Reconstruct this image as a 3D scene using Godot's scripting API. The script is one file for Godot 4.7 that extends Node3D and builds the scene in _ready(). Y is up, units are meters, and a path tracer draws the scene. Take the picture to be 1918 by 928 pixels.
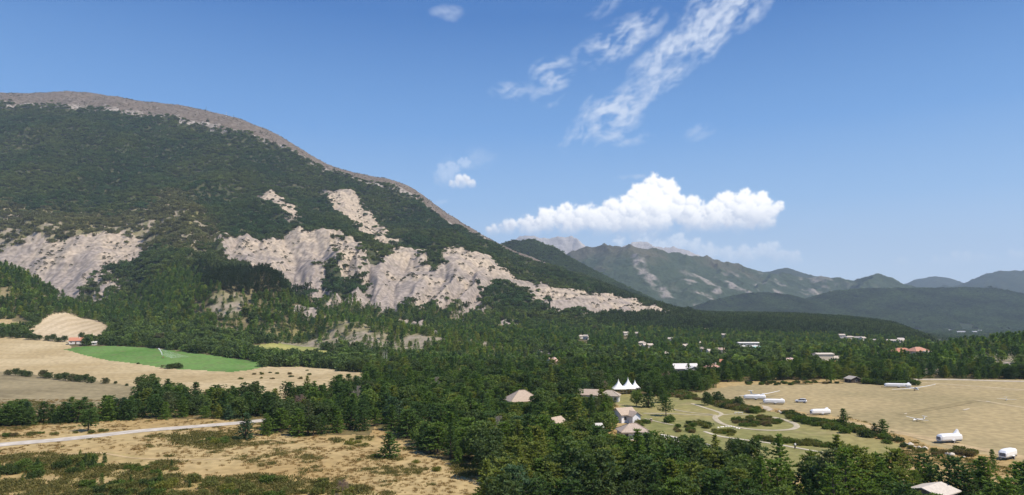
extends Node3D

# A dry valley seen from a drone: meadow and pine wood in front, an airfield for gliders, fields,
# badland slopes under a wooded mountain, far ridges and a summer sky. Units are metres, -z is the way the camera looks.

const EYE := 36.0
const COLS := 760
const S_MIN := -0.98
const S_STEP := 0.00258

enum Z { MEADOW, FOREST, DARK_FIELD, TAN_FIELD, GREEN_FIELD, UPPER_FIELD, YELLOW_FIELD, AIRFIELD, LAWN, MARL, SUMMIT, CLIFF, ROCKY, PLANTATION, FAR_FIELD, THIN, SCRUB, HEDGE, BARE }

# ---------------------------------------------------------------- mesh building

class Shape:
	var v := PackedVector3Array()
	var c := PackedColorArray()
	var n := PackedVector3Array()
	var ix := PackedInt32Array()
	func tri(a: Vector3, b: Vector3, d: Vector3, col := Color.WHITE) -> void:
		v.push_back(a); v.push_back(b); v.push_back(d)
		c.push_back(col); c.push_back(col); c.push_back(col)
	func quad(a: Vector3, b: Vector3, d: Vector3, e: Vector3, col := Color.WHITE) -> void:
		tri(a, b, d, col); tri(a, d, e, col)
	func box(at: Vector3, size: Vector3, col := Color.WHITE, turn := Basis()) -> void:
		var h := size * 0.5
		var p := []
		for k in 8:
			p.append(at + turn * Vector3(h.x if k & 1 else -h.x, h.y if k & 2 else -h.y, h.z if k & 4 else -h.z))
		quad(p[0], p[1], p[3], p[2], col); quad(p[5], p[4], p[6], p[7], col); quad(p[4], p[0], p[2], p[6], col)
		quad(p[1], p[5], p[7], p[3], col); quad(p[2], p[3], p[7], p[6], col); quad(p[4], p[5], p[1], p[0], col)
	func tube(a: Vector3, b: Vector3, ra: float, rb: float, sides := 6, col := Color.WHITE) -> void:
		var w := (b - a).normalized()
		var s := w.cross(Vector3.UP if absf(w.y) < 0.9 else Vector3.RIGHT).normalized()
		var t := s.cross(w)
		for k in sides:
			var p := TAU * k / sides
			var q := TAU * (k + 1) / sides
			var dp := s * cos(p) + t * sin(p)
			var dq := s * cos(q) + t * sin(q)
			quad(a + dp * ra, a + dq * ra, b + dq * rb, b + dp * rb, col)
			tri(b, b + dp * rb, b + dq * rb, col)
	func loft(rings: Array, cap_first := true, cap_last := true, col := Color.WHITE) -> void:
		for r in rings.size() - 1:
			var p: PackedVector3Array = rings[r]
			var q: PackedVector3Array = rings[r + 1]
			for k in p.size():
				var m := (k + 1) % p.size()
				quad(p[k], p[m], q[m], q[k], col)
		for e in [[0, cap_first], [rings.size() - 1, cap_last]]:
			if e[1]:
				var p: PackedVector3Array = rings[e[0]]
				var mid := Vector3.ZERO
				for x in p:
					mid += x
				mid /= p.size()
				for k in p.size():
					tri(mid, p[k], p[(k + 1) % p.size()], col)
	func ball(at: Vector3, r: Vector3, seg := 8, rows := 5, col := Color.WHITE) -> void:
		var rings := []
		for j in rows + 1:
			var y := -cos(PI * j / rows)
			var w := sin(PI * j / rows)
			var ring := PackedVector3Array()
			for k in seg:
				ring.push_back(at + Vector3(cos(TAU * k / seg) * w * r.x, y * r.y, sin(TAU * k / seg) * w * r.z))
			rings.append(ring)
		loft(rings, false, false, col)
	func add(o: Shape, t := Transform3D()) -> void:
		for p in o.v:
			v.push_back(t * p)
		c.append_array(o.c)
	func mesh() -> ArrayMesh:
		var a := []
		a.resize(Mesh.ARRAY_MAX)
		a[Mesh.ARRAY_VERTEX] = v
		a[Mesh.ARRAY_COLOR] = c
		if n.size():
			a[Mesh.ARRAY_NORMAL] = n
		if ix.size():
			a[Mesh.ARRAY_INDEX] = ix
		var m := ArrayMesh.new()
		m.add_surface_from_arrays(Mesh.PRIMITIVE_TRIANGLES, a)
		return m

# ---------------------------------------------------------------- names, labels, materials

var used := {}
var mat := {}
var rng := RandomNumberGenerator.new()

func numbered(called: String) -> String:
	var n: int = used.get(called, 0)
	used[called] = n + 1
	return called if n == 0 else "%s_%03d" % [called, n]

func metas(o: Node, label := "", category := "", group := "", kind := "") -> void:
	if label: o.set_meta("label", label)
	if category: o.set_meta("category", category)
	if group: o.set_meta("group", group)
	if kind: o.set_meta("kind", kind)

func thing(called: String, label: String, category: String, at := Vector3.ZERO, turn := 0.0, group := "") -> Node3D:
	var o := Node3D.new()
	o.name = numbered(called)
	o.position = at
	o.rotation.y = turn
	metas(o, label, category, group)
	add_child(o, true)
	return o

func part(called: String, s: Shape, m: Material, parent: Node) -> MeshInstance3D:
	return put(called, s.mesh(), m, parent)

func put(called: String, m: Mesh, material: Material, parent: Node) -> MeshInstance3D:
	var o := MeshInstance3D.new()
	o.name = called
	o.mesh = m
	o.material_override = material
	parent.add_child(o, true)
	return o

func structure(called: String, s: Shape, m: Material, label: String) -> MeshInstance3D:
	var o := part(called, s, m, self)
	metas(o, label, "", "", "structure")
	return o

func paint(called: String, col: Color, rough := 0.8, metal := 0.0) -> StandardMaterial3D:
	if not mat.has(called):
		var m := StandardMaterial3D.new()
		m.resource_name = called
		m.albedo_color = Color(col.r, col.g, col.b).linear_to_srgb()
		m.roughness = rough
		m.metallic = metal
		m.vertex_color_use_as_albedo = true
		mat[called] = m
	return mat[called]

func grain(freq: float, low: float, high: float, seed_: int, octaves := 5) -> NoiseTexture2D:
	var f := FastNoiseLite.new()
	f.noise_type = FastNoiseLite.TYPE_SIMPLEX_SMOOTH
	f.seed = seed_
	f.frequency = freq
	f.fractal_octaves = octaves
	var g := Gradient.new()
	g.set_color(0, Color(low, low, low))
	g.set_color(1, Color(high, high, high))
	g.set_offset(0, 0.25)
	g.set_offset(1, 0.75)
	var t := NoiseTexture2D.new()
	t.width = 512
	t.height = 512
	t.seamless = true
	t.noise = f
	t.color_ramp = g
	return t

func leaf(called: String, col: Color) -> StandardMaterial3D:
	var m := paint(called, col, 0.7)
	m.metallic_specular = 0.3
	m.backlight_enabled = true
	m.backlight = Color(0.92, 0.92, 0.55)
	return m

func soil(called: String, tex: Texture2D, metres: float, rough := 0.95) -> StandardMaterial3D:
	var m := paint(called, Color.WHITE, rough)
	m.albedo_texture = tex
	m.uv1_triplanar = true
	m.uv1_world_triplanar = true
	m.uv1_scale = Vector3.ONE / metres
	m.metallic_specular = 0.2
	return m

# ---------------------------------------------------------------- noise

func noise(seed_: int, metres: float, octaves := 4, ridged := false) -> FastNoiseLite:
	var f := FastNoiseLite.new()
	f.seed = seed_
	f.noise_type = FastNoiseLite.TYPE_SIMPLEX_SMOOTH
	f.frequency = 1.0 / metres
	f.fractal_type = FastNoiseLite.FRACTAL_RIDGED if ridged else FastNoiseLite.FRACTAL_FBM
	f.fractal_octaves = octaves
	return f

var n_bump := noise(3, 60.0)
var n_fine := noise(4, 14.0)
var n_hill := noise(5, 230.0, 5)
var n_spur := noise(6, 420.0, 4, true)
var n_patch := noise(7, 90.0, 4)
var n_tone := noise(8, 300.0, 3)
var n_gully := noise(9, 1.0, 2)
var n_rill := noise(10, 1.0, 2)
var n_rock := noise(11, 22.0, 4)
var n_speck := noise(12, 5.0, 3)

# ---------------------------------------------------------------- terrain: surveyed profiles, one per bearing (x / -z)

var bearings := PackedFloat32Array()
var profiles := []
var row_d := PackedFloat32Array()
var row_at := PackedInt32Array()
var high := PackedFloat32Array()
var zone := PackedByteArray()
var knot := []      # per column: distances of the profile's knots
var rows := 0

func station(bearing: float, profile: Array) -> void:
	bearings.push_back(bearing)
	profiles.append(PackedFloat32Array(profile))

func slopes(x: PackedFloat32Array, y: PackedFloat32Array) -> PackedFloat32Array:
	var m := PackedFloat32Array()
	var count := x.size()
	m.resize(count)
	for i in count:
		if i == 0:
			m[i] = (y[1] - y[0]) / (x[1] - x[0])
		elif i == count - 1:
			m[i] = (y[i] - y[i - 1]) / (x[i] - x[i - 1])
		else:
			var a := x[i] - x[i - 1]
			var b := x[i + 1] - x[i]
			var da := (y[i] - y[i - 1]) / a
			var db := (y[i + 1] - y[i]) / b
			m[i] = 0.0 if da * db <= 0.0 else 3.0 * (a + b) / ((2.0 * b + a) / da + (b + 2.0 * a) / db)
	return m

func along(x: PackedFloat32Array, y: PackedFloat32Array, m: PackedFloat32Array, i: int, q: float) -> float:
	var h := x[i + 1] - x[i]
	var t := clampf((q - x[i]) / h, 0.0, 1.0)
	var u := 1.0 - t
	return y[i] * (1.0 + 2.0 * t) * u * u + m[i] * h * t * u * u + y[i + 1] * t * t * (3.0 - 2.0 * t) - m[i + 1] * h * t * t * u

func lay_rows() -> void:
	var d := 45.0
	while d < 9300.0:
		row_d.push_back(d)
		if d < 1620.0:
			d += clampf(d * d / 21000.0, 0.6, 4.6)
		elif d < 2800.0:
			d += 7.0
		elif d < 4500.0:
			d += 40.0
		else:
			d += 400.0
	rows = row_d.size()
	var r := 0
	for k in 9400:
		while r < rows - 2 and row_d[r + 1] <= k:
			r += 1
		row_at.push_back(r)

func relief(x: float, d: float, s: float, h: float, kd: PackedFloat32Array) -> float:
	var o := n_bump.get_noise_2d(x, d) * (0.12 if s > 0.2 and d < 430.0 else 0.2 if d < 330.0 else 0.7)
	var far := clampf((d - 480.0) / 500.0, 0.0, 1.0)
	if far > 0.0:
		var hilly := clampf((h - 46.0) / 90.0, 0.0, 1.0) * far * (1.0 - 0.75 * smoothstep(kd[10] - 160.0, kd[11], d))
		o += n_hill.get_noise_2d(x, d) * 26.0 * hilly
		o += (n_spur.get_noise_2d(x + d * 0.15, d * 0.45) - 0.2) * 44.0 * hilly * clampf((d - kd[8]) / 400.0, 0.0, 1.0) * clampf((kd[10] + 150.0 - d) / 400.0, 0.25, 1.0)
		o += n_rock.get_noise_2d(x, d) * 2.6 * (smoothstep(780.0, 880.0, d) if s < -0.35 else 1.0) * (0.4 if d > kd[7] and d < kd[8] + 120.0 else 1.0) * clampf(h / 25.0, 0.0, 1.0) * far
	# the knolls between the fields and the badlands are broken ground
	var knoll := clampf((d - kd[4]) / 60.0, 0.0, 1.0) * clampf((kd[6] + 60.0 - d) / 80.0, 0.0, 1.0) * clampf((h - 2.0) / 15.0, 0.0, 1.0) * clampf((0.12 - s) / 0.1, 0.0, 1.0) * clampf((s + 0.5) / 0.06, 0.0, 1.0)
	if knoll > 0.0:
		o += n_hill.get_noise_2d(x * 3.0, d * 3.0) * 9.0 * knoll
	# gullies run down the marl
	var w := smoothstep(kd[7] - 20.0, kd[7] + 70.0, d) * (1.0 - smoothstep(kd[8] + 60.0, kd[8] + 330.0, d)) * smoothstep(8.0, 40.0, h)
	if w > 0.0 and s < 0.26:
		var lean := lerpf(0.42, -0.5, smoothstep(-520.0, 180.0, x))
		var q := x + lean * (d - 1250.0) + n_hill.get_noise_2d(x * 0.9, d * 0.45) * 46.0 + n_gully.get_noise_2d(x / 30.0, d / 120.0) * 5.0
		var calm := smoothstep(-720.0, -520.0, x) * 0.55 + 0.45
		var down := 1.15 - 0.6 * smoothstep(kd[7], kd[8], d)
		var amp := 0.75 + 0.9 * n_gully.get_noise_2d(x / 160.0 + 7.0, d / 300.0)
		o += (absf(fposmod(q / 54.0, 1.0) * 2.0 - 1.0) - 0.5) * 19.0 * w * calm * down * amp
		o += (absf(fposmod(q / 19.3 + n_rill.get_noise_2d(x / 60.0, d / 200.0), 1.0) * 2.0 - 1.0) - 0.5) * 5.5 * w * calm * down
		# ledges of harder limestone near the upper edge
		var ledge := (h - 0.06 * x) / 17.0
		o += (smoothstep(0.35, 0.6, ledge - floorf(ledge)) - 0.5) * 3.4 * w * smoothstep(kd[8] - 150.0, kd[8] - 40.0, d)
	# the limestone band under the summit
	o += (smoothstep(kd[10] - 14.0, kd[10] + 10.0, d) - 0.9) * 18.0 * (0.55 + n_patch.get_noise_2d(x, d)) * smoothstep(60.0, 200.0, h) * smoothstep(kd[10] - 320.0, kd[10] - 20.0, d) * (1.0 - smoothstep(kd[11], kd[11] + 300.0, d))
	return o

func lay_terrain() -> void:
	var count := bearings.size()
	var cols := []
	var tans := []
	for j in 20:
		var y := PackedFloat32Array()
		for p in profiles:
			y.push_back(p[j])
		cols.append(y)
		tans.append(slopes(bearings, y))
	high.resize(COLS * rows)
	zone.resize(COLS * rows)
	for c in COLS:
		var s := S_MIN + S_STEP * c
		var i := 0
		while i < count - 2 and bearings[i + 1] <= s:
			i += 1
		var kd := PackedFloat32Array([0.0, 150.0])
		var kh := PackedFloat32Array([0.0, 0.0])
		for k in 10:
			kd.push_back(along(bearings, cols[2 * k], tans[2 * k], i, s))
			kh.push_back(along(bearings, cols[2 * k + 1], tans[2 * k + 1], i, s))
		kd.push_back(kd[11] + 450.0); kh.push_back(kh[11] * 0.72 - 12.0)
		kd.push_back(kd[11] + 1300.0); kh.push_back(-42.0)
		kd.push_back(12000.0); kh.push_back(-42.0)
		knot.append(kd)
		var m := slopes(kd, kh)
		var g := 0
		for r in rows:
			var d := row_d[r]
			while kd[g + 1] <= d:
				g += 1
			var h := along(kd, kh, m, g, d)
			var x := s * d
			high[c * rows + r] = h + (relief(x, d, s, h, kd) if d < 4500.0 else 0.0)
			# default cover by distance along the profile
			var z := Z.FOREST
			if d < 300.0:
				z = Z.MEADOW
			elif s < 0.3:
				var edge := n_patch.get_noise_2d(x, d) * 60.0
				if d > kd[10] + 34.0 + maxf(edge, -30.0) and h > 150.0:
					z = Z.SUMMIT
				elif d > kd[10] - 4.0 + edge * 0.5 and h > 150.0 and n_patch.get_noise_2d(x * 0.7, 40.0) + n_fine.get_noise_2d(x * 0.3, d * 0.3) * 0.6 > -0.42:
					z = Z.CLIFF
			zone[c * rows + r] = z

func area(z: int, ring: Array, rough := 0.0) -> void:
	# marks the ground inside a closed ring of map points with a kind of cover
	var lo := INF
	var hi := -INF
	for p in ring:
		var b: float = p.x / -p.y
		lo = minf(lo, b)
		hi = maxf(hi, b)
	for c in range(maxi(0, int((lo - S_MIN) / S_STEP) - 2), mini(COLS, int((hi - S_MIN) / S_STEP) + 3)):
		var s := S_MIN + S_STEP * c
		var cuts := []
		for k in ring.size():
			var p: Vector2 = ring[k]
			var q: Vector2 = ring[(k + 1) % ring.size()]
			var a := p.x + s * p.y
			var b := q.x + s * q.y
			if (a < 0.0) != (b < 0.0):
				cuts.append(-lerpf(p.y, q.y, a / (a - b)))
		cuts.sort()
		for k in range(0, cuts.size() - 1, 2):
			var from: float = cuts[k]
			var to: float = cuts[k + 1]
			if rough > 0.0:
				from += n_fine.get_noise_2d(s * from * 0.6, from * 0.6) * rough + n_patch.get_noise_2d(s * from, from) * rough
				to += n_fine.get_noise_2d(s * to * 0.6, to * 0.6) * rough + n_patch.get_noise_2d(s * to, to) * rough
			var r: int = row_at[clampi(int(from), 0, 9399)]
			while r < rows and row_d[r] < to:
				if row_d[r] >= from:
					zone[c * rows + r] = z
				r += 1

func ground(x: float, z: float) -> float:
	var d := -z
	if d < 46.0:
		return 0.0
	var f := clampf((x / d - S_MIN) / S_STEP, 0.0, COLS - 1.001)
	var c := int(f)
	var r: int = row_at[clampi(int(d), 0, 9399)]
	if row_d[r + 1] <= d and r < rows - 2:
		r += 1
	var t := clampf((d - row_d[r]) / (row_d[r + 1] - row_d[r]), 0.0, 1.0)
	f -= c
	var k := c * rows + r
	return lerpf(lerpf(high[k], high[k + 1], t), lerpf(high[k + rows], high[k + rows + 1], t), f)

func on(p: Vector2, up := 0.0) -> Vector3:
	return Vector3(p.x, ground(p.x, p.y) + up, p.y)

func cover(x: float, z: float) -> int:
	var d := -z
	var c := clampi(roundi((x / d - S_MIN) / S_STEP), 0, COLS - 1)
	return zone[c * rows + row_at[clampi(int(d), 0, 9399)]]

func soil_color(z: int, x: float, d: float, h: float, s: float, kd: PackedFloat32Array) -> Color:
	var a := n_patch.get_noise_2d(x, d)
	var b := n_fine.get_noise_2d(x, d)
	var f := n_speck.get_noise_2d(x, d)
	match z:
		Z.MEADOW, Z.SCRUB:
			var k := Color(0.385, 0.272, 0.118).lerp(Color(0.445, 0.345, 0.172), clampf(0.45 + a * 1.2, 0.0, 1.0))
			k = k.lerp(Color(0.34, 0.232, 0.105), clampf(b * 0.4 + f * 0.25 + 0.08, 0.0, 0.4))
			k = k.lerp(Color(0.24, 0.23, 0.08), clampf(f * 0.3 + b * 0.5 - 0.12 + (0.42 if z == Z.SCRUB else 0.0), 0.0, 0.75))
			return k
		Z.DARK_FIELD:
			var stripe := sin(x * 0.12 + d * 0.55 + a * 5.0) * 0.5 + 0.5
			return Color(0.225, 0.19, 0.11).lerp(Color(0.32, 0.27, 0.16), clampf(stripe * 0.5 + a * 1.2 + 0.2, 0.0, 1.0))
		Z.TAN_FIELD:
			var stripe := sin(x * 0.05 + d * 0.42 + a * 3.0) * 0.5 + 0.5
			return Color(0.42, 0.330, 0.180).lerp(Color(0.52, 0.425, 0.255), clampf(stripe * 0.4 + a * 1.2 + 0.3, 0.0, 1.0)).lerp(Color(0.30, 0.23, 0.12), clampf(b * 0.9 - 0.2 + (0.25 if d < 470.0 and x > -220.0 else 0.0), 0.0, 0.6))
		Z.GREEN_FIELD:
			var row := sin(x * 0.35 + d * 0.9 + a * 2.0) * 0.5 + 0.5
			return Color(0.102, 0.208, 0.050).lerp(Color(0.145, 0.258, 0.072), clampf(0.3 + a * 1.6 + row * 0.3, 0.0, 1.0)).lerp(Color(0.165, 0.175, 0.085), clampf(b * 1.3 - 0.1, 0.0, 0.65))
		Z.UPPER_FIELD:
			var stripe := sin(x * 0.62 + d * 0.12) * 0.5 + 0.5
			return Color(0.41, 0.33, 0.21).lerp(Color(0.55, 0.455, 0.31), clampf(stripe * 0.7 + a + 0.2, 0.0, 1.0))
		Z.YELLOW_FIELD:
			return Color(0.25, 0.275, 0.085).lerp(Color(0.35, 0.345, 0.12), clampf(0.5 + a * 2.0, 0.0, 1.0))
		Z.AIRFIELD:
			var track := 0.5 * smoothstep(0.25, 0.6, n_tone.get_noise_2d(x * 0.8 + d * 0.2, d * 3.0))
			return Color(0.40, 0.322, 0.175).lerp(Color(0.325, 0.27, 0.145), clampf(0.4 + a * 1.6, 0.0, 1.0)).lerp(Color(0.45, 0.345, 0.2), track * 0.7).lerp(Color(0.25, 0.215, 0.115), clampf(f * 0.35 + b * 0.2, 0.0, 0.3))
		Z.LAWN:
			return Color(0.30, 0.265, 0.11).lerp(Color(0.21, 0.215, 0.08), clampf(0.45 + a * 1.5 + b * 0.5, 0.0, 1.0)).lerp(Color(0.38, 0.31, 0.17), clampf(b * 1.2 - 0.2, 0.0, 0.7))
		Z.MARL, Z.BARE:
			var up := clampf((d - kd[7]) / maxf(kd[8] - kd[7], 50.0), 0.0, 1.2)
			var bed := n_bump.get_noise_2d(x * 0.05, (h + x * 0.06) * 7.0)
			var k := Color(0.375, 0.328, 0.288).lerp(Color(0.51, 0.43, 0.335), smoothstep(0.45, 0.95, up + a * 0.5))
			k = k.lerp(Color(0.50, 0.425, 0.335), clampf(a * 1.4, 0.0, 0.7))
			k = k.lerp(Color(0.27, 0.24, 0.215), clampf(bed * 1.7 - 0.1, 0.0, 0.65))
			return k.lerp(Color(0.16, 0.15, 0.09), clampf(f * 1.5 + b - 0.55, 0.0, 0.7))
		Z.SUMMIT:
			return Color(0.160, 0.130, 0.105).lerp(Color(0.225, 0.19, 0.155), clampf(0.5 + b * 1.4, 0.0, 1.0)).lerp(Color(0.075, 0.075, 0.045), clampf(f * 1.6 + b * 0.8 - 0.25, 0.0, 0.8)).lerp(Color(0.33, 0.30, 0.27), clampf(n_rock.get_noise_2d(x, d) * 1.8 - 0.45, 0.0, 0.8))
		Z.CLIFF:
			return Color(0.40, 0.365, 0.33).lerp(Color(0.17, 0.145, 0.11), clampf(b * 1.6 + a + 0.15, 0.0, 0.9))
		Z.ROCKY, Z.THIN:
			var k := Color(0.31, 0.27, 0.21).lerp(Color(0.24, 0.215, 0.10), clampf(0.5 + a * 1.8, 0.0, 1.0))
			return k.lerp(Color(0.12, 0.13, 0.05), clampf(b * 1.4 + f * 0.6 + 0.2, 0.0, 0.85))
		Z.FAR_FIELD:
			return Color(0.40, 0.32, 0.19).lerp(Color(0.33, 0.30, 0.16), clampf(0.5 + a, 0.0, 1.0))
		_:
			if d < 460.0:
				return Color(0.17, 0.135, 0.065).lerp(Color(0.26, 0.20, 0.095), clampf(0.4 + a + b, 0.0, 1.0)).lerp(Color(0.09, 0.095, 0.035), clampf(f + 0.2, 0.0, 0.8))
			if d > 1050.0 and h > 0.0:
				return Color(0.062, 0.072, 0.036).lerp(Color(0.13, 0.12, 0.07), clampf(b * 1.4, 0.0, 1.0))
			return Color(0.10, 0.092, 0.048).lerp(Color(0.19, 0.16, 0.095), clampf(0.2 + b * 1.4, 0.0, 1.0)).lerp(Color(0.30, 0.255, 0.145), clampf(-0.12 - a * 1.7, 0.0, 0.85) if d < 1050.0 else 0.0)

func build_terrain() -> void:
	var names := {
		Z.MEADOW: ["meadow", "dry orange-brown grass meadow below the white road"], Z.FOREST: ["forest_floor", "dark ground under the woods of valley and mountain"],
		Z.DARK_FIELD: ["dark_field", "greyish stubble field behind the roadside pines"], Z.TAN_FIELD: ["stubble_field", "pale tan stubble field round the green field"],
		Z.GREEN_FIELD: ["green_field", "bright green irrigated field below the farmhouse"], Z.UPPER_FIELD: ["upper_field", "pale harvested field climbing above the farmhouse"],
		Z.YELLOW_FIELD: ["yellow_field", "small yellow-green field among the hedges"], Z.AIRFIELD: ["airfield", "dry mown grass of the glider airfield"],
		Z.LAWN: ["lawn", "dry lawn with looping footpaths beside the airfield"], Z.MARL: ["badland_slope", "bare eroded slopes of pale grey marl"],
		Z.SUMMIT: ["summit_ground", "brown treeless grassland along the mountain top"], Z.CLIFF: ["rock_slope", "pale limestone band under the mountain top"],
		Z.ROCKY: ["knoll_ground", "stony ground of the pine knolls"], Z.FAR_FIELD: ["far_field", "tan fields in the wooded valley"],
	}
	var same := {Z.SCRUB: Z.MEADOW, Z.PLANTATION: Z.FOREST, Z.THIN: Z.ROCKY, Z.HEDGE: Z.FOREST, Z.BARE: Z.MARL}
	var shapes := {}
	var maps := {}
	for z in names:
		shapes[z] = Shape.new()
		var m := PackedInt32Array()
		m.resize(COLS * rows)
		maps[z] = m
	for c in COLS - 1:
		var s := S_MIN + S_STEP * c
		for r in rows - 1:
			var k := c * rows + r
			var z: int = zone[k]
			z = same.get(z, z)
			var sh: Shape = shapes[z]
			var m: PackedInt32Array = maps[z]
			for q in [k, k + rows, k + rows + 1, k + 1]:
				if m[q] == 0:
					var qc: int = q / rows
					var qr: int = q % rows
					var d := row_d[qr]
					var qs := S_MIN + S_STEP * qc
					var h := high[q]
					var x := qs * d
					sh.v.push_back(Vector3(x, h, -d))
					var l := high[maxi(qc - 1, 0) * rows + qr]
					var rr := high[mini(qc + 1, COLS - 1) * rows + qr]
					var n := high[q - (1 if qr > 0 else 0)]
					var f := high[q + (1 if qr < rows - 1 else 0)]
					var gd := (f - n) / (row_d[mini(qr + 1, rows - 1)] - row_d[maxi(qr - 1, 0)])
					var gx := (rr - l) / (2.0 * S_STEP * d)
					gd -= 0.0
					# slope along the ray mixes x and z; undo it
					sh.n.push_back(Vector3(-gx, 1.0, gd - gx * qs).normalized())
					sh.c.push_back(soil_color(zone[k], x, d, h, qs, knot[qc]))
					m[q] = sh.v.size()
			var a := m[k] - 1
			var b := m[k + rows] - 1
			var e := m[k + rows + 1] - 1
			var g := m[k + 1] - 1
			sh.ix.append_array(PackedInt32Array([a, g, e, a, e, b]))
			maps[z] = m
	var turf := soil("turf", grain(0.014, 0.89, 1.0, 21, 6), 31.0)
	var stone := soil("stone", grain(0.012, 0.74, 1.0, 22), 61.0)
	for z in names:
		if shapes[z].v.size():
			structure(names[z][0], shapes[z], stone if z in [Z.MARL, Z.CLIFF, Z.SUMMIT] else turf, names[z][1])
	# land behind the camera, so that light and reflections meet ground all round
	var s := Shape.new()
	var near := -S_MIN * 45.0
	s.quad(Vector3(-2500, -0.2, 1500), Vector3(2500, -0.2, 1500), Vector3(near, -0.2, -46), Vector3(-near, -0.2, -46), Color(0.2, 0.17, 0.08))
	s.tri(Vector3(-2500, -0.2, 1500), Vector3(-near, -0.2, -46), Vector3(-2500, -0.2, -2551), Color(0.2, 0.17, 0.08))
	s.tri(Vector3(2500, -0.2, 1500), Vector3(2500, -0.2, -2551), Vector3(near, -0.2, -46), Color(0.2, 0.17, 0.08))
	structure("ground", s, turf, "dry grassland on the near side of the valley")

# ---------------------------------------------------------------- far ridges

func ridge_land(called: String, label: String, ridges: Array, s0: float, s1: float, d0: float, d1: float, nc: int, nr: int, fall: float, floor_h: float, rough: float, tint: Callable) -> Shape:
	# land that falls away from a few crest lines, worn by noise
	var s := Shape.new()
	var worn := noise(called.hash() % 1000, rough * 7.0, 6, true)
	var lump := noise(called.hash() % 777, rough * 2.5, 5)
	var hs := PackedFloat32Array()
	for c in nc:
		var b := lerpf(s0, s1, c / float(nc - 1))
		for r in nr:
			var d := lerpf(d0, d1, r / float(nr - 1))
			var p := Vector2(b * d, -d)
			var best := -1e9
			for line in ridges:
				for k in line.size() - 1:
					var a := Vector2(line[k].x, line[k].z)
					var e := Vector2(line[k + 1].x, line[k + 1].z)
					var t := clampf((p - a).dot(e - a) / (e - a).length_squared(), 0.0, 1.0)
					var away := p.distance_to(a.lerp(e, t))
					var h := lerpf(line[k].y, line[k + 1].y, t) - away * fall * (0.8 + 0.35 * exp(-away / 300.0))
					best = maxf(best, h)
			var rel := clampf((best - floor_h) / 200.0, 0.0, 1.0)
			best += ((worn.get_noise_2d(p.x, p.y) - 0.35) * rough * 0.55 + lump.get_noise_2d(p.x, p.y) * rough * 0.22) * rel
			best = maxf(best, floor_h + lump.get_noise_2d(p.x, p.y) * 6.0)
			s.v.push_back(Vector3(p.x, best, p.y))
	for c in nc:
		for r in nr:
			var k := c * nr + r
			var px := s.v[mini(c + 1, nc - 1) * nr + r] - s.v[maxi(c - 1, 0) * nr + r]
			var pz := s.v[c * nr + mini(r + 1, nr - 1)] - s.v[c * nr + maxi(r - 1, 0)]
			var n := px.cross(pz).normalized()
			if n.y < 0.0:
				n = -n
			s.n.push_back(n)
			var v := s.v[k]
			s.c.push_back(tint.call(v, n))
			if c < nc - 1 and r < nr - 1:
				s.ix.append_array(PackedInt32Array([k, k + 1, k + nr + 1, k, k + nr + 1, k + nr]))
	structure(called, s, soil("far_soil", grain(0.02, 0.75, 1.0, 31), 160.0), label)
	return s

# ---------------------------------------------------------------- plants

class Copies:
	var mesh: Mesh
	var buf := PackedFloat32Array()
	var count := 0
	func put(at: Vector3, turn: float, wide: float, tall: float, col: Color) -> void:
		var c := cos(turn) * wide
		var s := sin(turn) * wide
		buf.append_array(PackedFloat32Array([c, 0.0, s, at.x, 0.0, tall, 0.0, at.y, -s, 0.0, c, at.z, col.r, col.g, col.b, 1.0]))
		count += 1

func mass(called: String, label: String, kinds: Array, m: Material) -> void:
	# many plants that nobody could count: one thing
	var o := Node3D.new()
	o.name = numbered(called)
	metas(o, label, "", "", "stuff")
	add_child(o, true)
	for k: Copies in kinds:
		if k.count == 0:
			continue
		var mm := MultiMesh.new()
		mm.transform_format = MultiMesh.TRANSFORM_3D
		mm.use_colors = true
		mm.mesh = k.mesh
		mm.instance_count = k.count
		mm.buffer = k.buf
		var i := MultiMeshInstance3D.new()
		i.name = "foliage"
		i.multimesh = mm
		i.material_override = m
		i.set_meta("kind", "stuff")
		o.add_child(i, true)

func grey(r: RandomNumberGenerator, spread := 0.3) -> Color:
	var v := 1.0 + r.randf_range(-spread, spread)
	return Color(v * r.randf_range(0.94, 1.1), v, v * r.randf_range(0.88, 1.08))

func spray(s: Shape, at: Vector3, out: Vector3, length: float, width: float, col: Color, r: RandomNumberGenerator) -> void:
	var side := out.cross(Vector3(r.randf_range(-1, 1), r.randf_range(-0.6, 1), r.randf_range(-1, 1))).normalized() * width * 0.5
	s.tri(at - side, at + side, at + out * length, col)

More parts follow.
